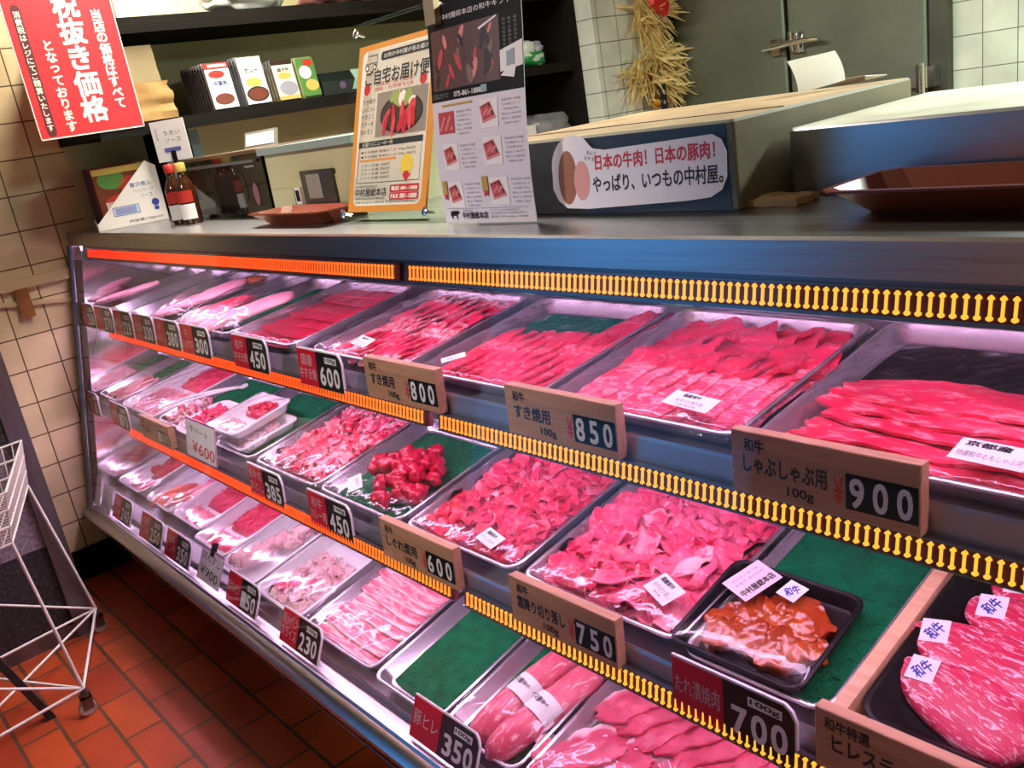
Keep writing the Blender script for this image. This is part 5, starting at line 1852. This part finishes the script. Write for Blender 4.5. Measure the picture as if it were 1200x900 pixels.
SPI = [pmat('spine_brown', (.05, .035, .03), .45), pmat('spine_grey', (.05, .05, .055), .45), pmat('spine_olive', (.05, .04, .02), .45), pmat('pink_pack', (.2, .22, .08), .45)]
arts = [[('q', (-.46, .86, .46, .98, 4, 0)), ('q', (-.30, .89, .40, .95, 6, 1)), ('q', (-.46, .03, .46, .85, 6, 0)), ('d', (.0, .22, .36, .12, 2, 2)), ('d', (-.05, .74, .30, .08, 4, 2)), ('t', ('中華丼', .0, .55, .5, .10, 7, 2))],
        [('q', (-.46, .03, .46, .97, 6, 0)), ('q', (-.46, .84, .46, .97, 3, 1)), ('d', (-.02, .46, .30, .09, 1, 2)), ('d', (.02, .22, .42, .15, 0, 2)), ('d', (.02, .22, .36, .12, 2, 3)), ('t', ('カレー', .0, .70, .5, .09, 0, 2))],
        [('q', (-.46, .03, .46, .86, 3, 0)), ('q', (-.46, .88, .46, .97, 0, 0)), ('d', (.05, .30, .40, .17, 8, 2)), ('d', (.0, .60, .30, .08, 1, 2)), ('q', (-.46, .03, .46, .12, 1, 2)), ('t', ('親子丼', .0, .74, .5, .09, 0, 2))],
        [('q', (-.46, .04, .46, .95, 5, 0)), ('d', (-.1, .62, .32, .16, 6, 2)), ('d', (.15, .85, .25, .08, 4, 2)), ('d', (.1, .30, .34, .14, 1, 2)), ('q', (-.46, .04, .46, .16, 5, 2))]]
LABS = ['pouch with a red header in the leftmost row of packs on the shelf', 'white and grey pouch of curry in the second row of packs on the shelf', 'cream pouch in the third row of packs on the shelf', 'green and orange pouch in the rightmost row of packs on the shelf']
for k, (y0, y1, hh) in enumerate(((.485, .585, .165), (.612, .715, .175), (.742, .835, .150), (.845, .925, .150))):
    p0 = None
    nP = [9, 9, 8, 4][k]
    for i in range(nP):
        M = T(.435 - .023 * i, (y0 + y1) / 2 - .0 * i, ZS + .0005) @ Matrix(((0, 0, 1, 0), (1, 0, 0, 0), (0, 1, 0, 0), (0, 0, 0, 1))) @ RX(-8)
        if p0 is None:
            p0 = pouch('curry_pouch', M, y1 - y0, hh, .018, SPI[k], arts[k], LABS[k], 'food pouch', ['red header pouches', 'white grey pouches', 'cream pouches', 'green pouches'][k] + ' on the shelf')
        else:
            copy_tree(p0, M)
rd = empty('label_printer', T(.28, .945, ZS), 'black rounded machine with a pale panel on the second shelf board', 'machine')
b = MB()
b.loft([[(x * .14, y, z) for x, z in ((-1, 0), (1, 0), (1, .05), (.8, .085), (-.8, .085), (-1, .06))] for y in (0, .27)])
b.build('body', pmat('machine_black', (.012, .016, .015), .3), rd, smooth=20)
b = MB()
b.add([(.1415, .13, .012), (.1415, .27, .012), (.1415, .27, .052), (.1415, .15, .052), (.114, .15, .0865), (.114, .27, .0865)], [(0, 1, 2, 3), (3, 2, 5, 4)])
b.build('panel', pmat('mint_panel', lin((150, 186, 172)), .4), rd, closed=False)
b = MB()
disc(b, .09, .032, .014, .014, .0, 0, M=Matrix(((0, 0, 1, .1415), (1, 0, 0, 0), (0, 1, 0, 0), (0, 0, 0, 1))))
b.build('knob', pmat('knob_violet', (.12, .07, .14), .3), rd)

BAG = clear('crinkled_bag', (.96, .97, .97), .18, 1.5, .16, .9, 25, 1.2)


def softbag(name, c, r, mat, label, cat, sd, amp=.28):
    b = MB()
    blob(b, T(*c), *r, sd, amp, 30, 20, 0, .75, 2.6)
    b.v = [(p[0], p[1], max(p[2], c[2] - r[2] + .001)) for p in b.v]
    o = b.build(name, mat, None, smooth=180)
    return tag(merge(o), label, cat)


softbag('plastic_bag', (.32, .76, ZT + .075), (.11, .15, .075), pmat('milky_plastic', (.66, .70, .66), .4), 'bundle of milky white plastic bags on the top shelf board', 'plastic bag', 2)
softbag('wrapped_bundle', (.30, 1.14, ZT + .065), (.11, .13, .065), noisy('red_wrapping', (.12, .015, .015), (.22, .10, .09), 14, .3), 'dark red wrapped bundle on the top shelf board', 'bundle', 5)
softbag('plastic_bag', (.30, 1.45, ZT + .07), (.11, .15, .07), BAG, 'clear crinkled plastic bag beside the red bundle', 'plastic bag', 7)
b = MB()
b.box((.30, .215, ZT), (.44, .275, ZT + .16))
cb = b.build('small_carton', pmat('carton_terracotta', (.45, .16, .09), .5), None)
tag(cb, 'small terracotta and white carton at the left end of the top board', 'carton')
b = MB()
quad(b, .238, .0, .275, .155, .0004, 0, Matrix(((0, 0, 1, .44), (1, 0, 0, 0), (0, 1, 0, ZT), (0, 0, 0, 1))))
vtext(b, 'かつお', .256, .08, .10, .022, z=.0008, m=1, M=Matrix(((0, 0, 1, .44), (1, 0, 0, 0), (0, 1, 0, ZT), (0, 0, 0, 1))))
b.build('label', [PAPER, INKB], cb)
softbag('clear_bag', (.36, 1.98, ZS + .07), (.06, .06, .085), BAG, 'clear upright bag on the shelf right of the flyer', 'plastic bag', 9, .2)
softbag('clear_bag', (.36, 2.12, 1.2905 + .055), (.10, .12, .06), BAG, 'clear crinkled bag on the lowest shelf board', 'plastic bag', 11, .3)
b = MB()
b.box((.33, 1.93, 1.2905), (.44, 1.995, 1.37))
tag(b.build('white_carton', CARTON, None), 'small white carton beside the crinkled bag on the lowest board', 'carton')
gp = MB()
blob(gp, T(.38, 2.08, ZS + .035), .05, .075, .036, 4, .2, 24, 14, 0, .7)
blob(gp, T(.38, 2.06, ZS + .085), .035, .04, .03, 8, .2, 20, 12, 1, .6)
blob(gp, T(.38, 2.12, ZS + .075), .03, .035, .03, 6, .4, 20, 12, 2, .8)
g_ = gp.build('snack_packet', [noisy('green_packet', (.02, .28, .07), (.6, .7, .55), 26, .3, 0, 0, 10, (1, .3, 1), 2, .48, .52), pmat('packet_white', (.7, .78, .72), .3), noisy('packet_lilac', (.35, .34, .45), (.6, .6, .62), 20, .3)], None, smooth=180)
tag(merge(g_), 'green and white striped packet on the shelf right of the flyer', 'packet')

# straw new year ornament on the white tiles
so = empty('straw_ornament', T(.60, 2.62, 1.36), 'dried straw new year ornament hanging on the white tiles', 'straw ornament')
STRAW = noisy('dried_straw', lin((238, 218, 150)), lin((206, 180, 106)), 30, .6)
b = MB()
rn = random.Random(21)


def leaf(mb, p, d, l_, w_, m=0):
    d = Vector(d).normalized()
    s_ = d.cross(Vector((1, .1, .2))).normalized() * w_
    q = Vector(p)
    bend = Vector((.02, 0, -.03)) * rn.random()
    ps = [q, q + d * l_ * .5 + bend * .4, q + d * l_ + bend]
    n_ = s_.cross(d).normalized() * .0012
    mb.loft([[ps[0] - s_ * .3, ps[0] + n_, ps[0] + s_ * .3, ps[0] - n_], [ps[1] - s_, ps[1] + n_ * 2, ps[1] + s_, ps[1] - n_ * 2], [ps[2] - s_ * .15, ps[2] + n_ * .3, ps[2] + s_ * .15, ps[2] - n_ * .3]], m)


for k in range(620):
    a = rn.random()
    if a < .35:      # upper sheaf
        p = (.03 + rn.random() * .05, rn.uniform(-.10, .06), rn.uniform(.36, .52))
        d = (rn.uniform(-.1, .5), rn.uniform(-.4, 1.0), rn.uniform(-1, .1))
    elif a < .8:     # right fan
        p = (.03 + rn.random() * .06, rn.uniform(-.04, .22), rn.uniform(.06, .27))
        d = (rn.uniform(-.2, .5), rn.uniform(.1, 1), rn.uniform(-1.1, .35))
    else:            # lower left sprigs
        p = (.03 + rn.random() * .05, rn.uniform(-.14, .06), rn.uniform(.08, .25))
        d = (rn.uniform(-.2, .5), rn.uniform(-1, .2), rn.uniform(-.8, .3))
    leaf(b, p, d, rn.uniform(.08, .17), rn.uniform(.005, .010))
b.tube([(.03, -.03, .48), (.05, .0, .38), (.05, .03, .28), (.04, .05, .18)], [.03, .05, .05, .03], n=12)
b.build('straw', STRAW, so)
b = MB()
b.loft([[(.14 + .0 * z, y * k, z) for y, z in [(.0, .385), (-.10, .44), (-.09, .50), (-.02, .53), (.03, .50), (.02, .42)]] for k in (1,)] + [[(.17, y * .9 - .005, z) for y, z in [(.0, .39), (-.10, .44), (-.09, .50), (-.02, .53), (.03, .50), (.02, .42)]]])
b.build('red_fan', pmat('fan_red', (.62, .015, .02), .4), so)
for nm, mt, y0, y1, z0, z1, ln in (('white_strip', 'w', .285, .335, .05, .19, '祈願'), ('black_ribbon', 'k', -.045, .0, -.03, .09, '令々'), ('white_paper', 'w', .155, .21, .08, .15, '')):
    b = MB()
    b.box((.11, y0, z0), (.113, y1, z1), 0)
    if ln:
        vtext(b, ln, (y0 + y1) / 2, (z0 + z1) / 2, (z1 - z0) * .8, (y1 - y0) * .6, z=.0006, m=1, M=Matrix(((0, 0, 1, .113), (1, 0, 0, 0), (0, 1, 0, 0), (0, 0, 0, 1))))
    b.build(nm, [PAPER if mt == 'w' else pmat('ribbon_navy', (.01, .012, .03), .5), REDINK if mt == 'w' else PAPER], so)
b = MB()
b.lathe([(.0, .0), (.012, .004), (.018, .014), (.034, .05), (.034, .053), (.016, .016)], n=20, M=T(.08, -.085, .03) @ RX(-110))
b.build('bell', pmat('brass', (.75, .48, .12), .25, 1), so, smooth=50)
b = MB()
b.box((.05, -.07, .09), (.07, -.035, .17))
b.build('red_tassel', pmat('tassel_red', (.35, .03, .02), .6), so)

# ------------------------------------------------------------------ left foreground: screen panel, wire stand, easel leg
pn = empty('entrance_panel', T(.418, -.415, 0), 'tall metal framed panel with glass above and speckled boards below, at the left edge', 'panel')
b = MB()
b.box((-.03, -.02, .0), (.03, .012, 2.1)).box((-.012, -.05, 0), (.034, -.02, 2.1)).box((-.02, -1.3, .0), (.02, -.05, .05))
b.build('frame_post', noisy('dull_aluminium', (.14, .13, .15), (.20, .19, .21), 20, .35, .8, 0, 10, (1, 1, .1)), pn)
b = MB()
b.box((-.015, -1.3, .05), (.012, -.05, .345))
b.build('lower_board', noisy('speckled_dark', (.012, .010, .013), (.05, .042, .05), 90, .6, 0, 0, 10, (1, 1, 1), 3, .45, .7), pn)
b = MB()
b.box((-.015, -1.3, .347), (.012, -.05, .72))
b.build('upper_board', noisy('speckled_mauve', (.16, .13, .17), (.28, .24, .29), 90, .6, 0, 0, 10, (1, 1, 1), 3, .4, .6), pn)
b = MB()
b.box((-.004, -1.3, .722), (.004, -.05, 2.1))
b.build('glass_pane', clear('smoked_glass', (.25, .27, .30), .02, 1.5), pn)

WIRE = pmat('white_wire', (.72, .68, .66), .4)
P1, P2 = Vector((.949, -.571, 0)), Vector((.477, -.392, 0))
ax = (P1 - P2).normalized()
bx = Vector((.12, -.99, 0)).normalized()
P3, P4 = P1 + bx * .42, P2 + bx * .42
ws = empty('wire_stand', T(*P1), 'white wire basket stand on small casters at the left edge', 'wire stand')


def L_(p): return Vector(p) - P1


def wire(name, segs, r=.004):
    b = MB()
    for s_ in segs:
        b.tube([L_(p) for p in s_], r, n=8)
    return b.build(name, WIRE, ws, smooth=60)


up = Vector((0, 0, 1))
Q = [p + up * .085 for p in (P1, P2, P3, P4)]
BT_ = [Vector((.93, -.61, .575)), Vector((.47, -.46, .575))]
BT_ += [BT_[0] + bx * .30, BT_[1] + bx * .30]
BU = [Vector((.945, -.585, .72)), Vector((.455, -.432, .72))]
BU += [BU[0] + bx * .37, BU[1] + bx * .37]
for i in range(4):
    wire('leg', [[Q[i], BT_[i]]], .0045)
wire('base_rail', [[Q[0], Q[1]], [Q[2], Q[3]], [Q[0], Q[2]], [Q[1], Q[3]]], .0045)
for a_, b_ in ((Q[0], Q[3] + up * .006), (Q[1], Q[2] - up * .006), (Q[1], BT_[3] * .5 + Q[3] * .5), (Q[0], BT_[2] * .5 + Q[2] * .5)):
    wire('cross_brace', [[a_, b_]], .004)
seg = []
for k in range(19):
    t_ = k / 18
    a, c = BT_[0].lerp(BT_[1], t_), BU[0].lerp(BU[1], t_)
    a2, c2 = BT_[2].lerp(BT_[3], t_), BU[2].lerp(BU[3], t_)
    seg.append([c, a, a2, c2])
for k in range(13):
    t_ = k / 12
    seg.append([BU[0].lerp(BU[2], t_), BT_[0].lerp(BT_[2], t_), BT_[1].lerp(BT_[3], t_), BU[1].lerp(BU[3], t_)])
wire('basket_wires', seg, .0022)
rims = []
for t_ in (0, .33, .66, 1):
    r4 = [BT_[i].lerp(BU[i], t_) for i in (0, 1, 3, 2, 0)]
    rims.append(r4)
wire('basket_rim', rims, .0038)
for i, p in enumerate((P1, P2, P3, P4)):
    b = MB()
    o_ = L_(p)
    b.tube([o_ + up * .085, o_ + up * .058], .008, n=10)
    b.tube([o_ + up * .072, o_ + up * .062], .015, n=12)
    b.box((o_.x - .012, o_.y - .018, .02), (o_.x - .009, o_.y + .012, .062)).box((o_.x + .009, o_.y - .018, .02), (o_.x + .012, o_.y + .012, .062))
    b.box((o_.x - .012, o_.y - .018, .055), (o_.x + .012, o_.y + .014, .062))
    cs = b.build('caster', STEEL_D, ws)
    b = MB()
    b.lathe([(.006, -.009), (.022, -.009), (.0235, -.006), (.0235, .006), (.022, .009), (.006, .009)], n=24, M=T(o_.x, o_.y - .006, .024) @ RY(90))
    b.build('wheel', pmat('wheel_grey', (.45, .42, .40), .5), cs, smooth=40)
pk_c = [BT_[0].lerp(BT_[1], t_) + bx * q_ for t_, q_ in ((.25, .12), (.5, .11), (.75, .12))]
for i, c in enumerate(pk_c):
    M = T(c.x, c.y, .582) @ RZ(100 + 14 * i) @ RX(80)
    pouch('snack_bag', M, .13, .19, .04, [pmat('bag_orange', (.72, .16, .05), .3), pmat('bag_white', (.75, .74, .76), .3), pmat('bag_coral', (.7, .25, .15), .3)][i],
          [('q', (-.4, .3, .4, .7, 6, 0)), ('d', (.0, .5, .2, .12, 4, 2))], ['orange snack bag in the wire basket', 'white snack bag in the wire basket', 'coral snack bag in the wire basket'][i], 'snack bag', None)

b = MB()
e0, e1 = Vector((.858, -.662, 0)), Vector((.868, -.80, .45))
dd = (e1 - e0)
b.loft([[e0 + Vector((sx * .016, sy * .011, 0)) + dd * t_ for sx, sy in ((-1, -1), (1, -1), (1, 1), (-1, 1))] for t_ in (0, 1)])
tag(b.build('easel_leg', noisy('black_wood', (.010, .009, .009), (.02, .017, .016), 14, .5), None), 'black wooden easel leg slanting into the lower left corner', 'easel leg')
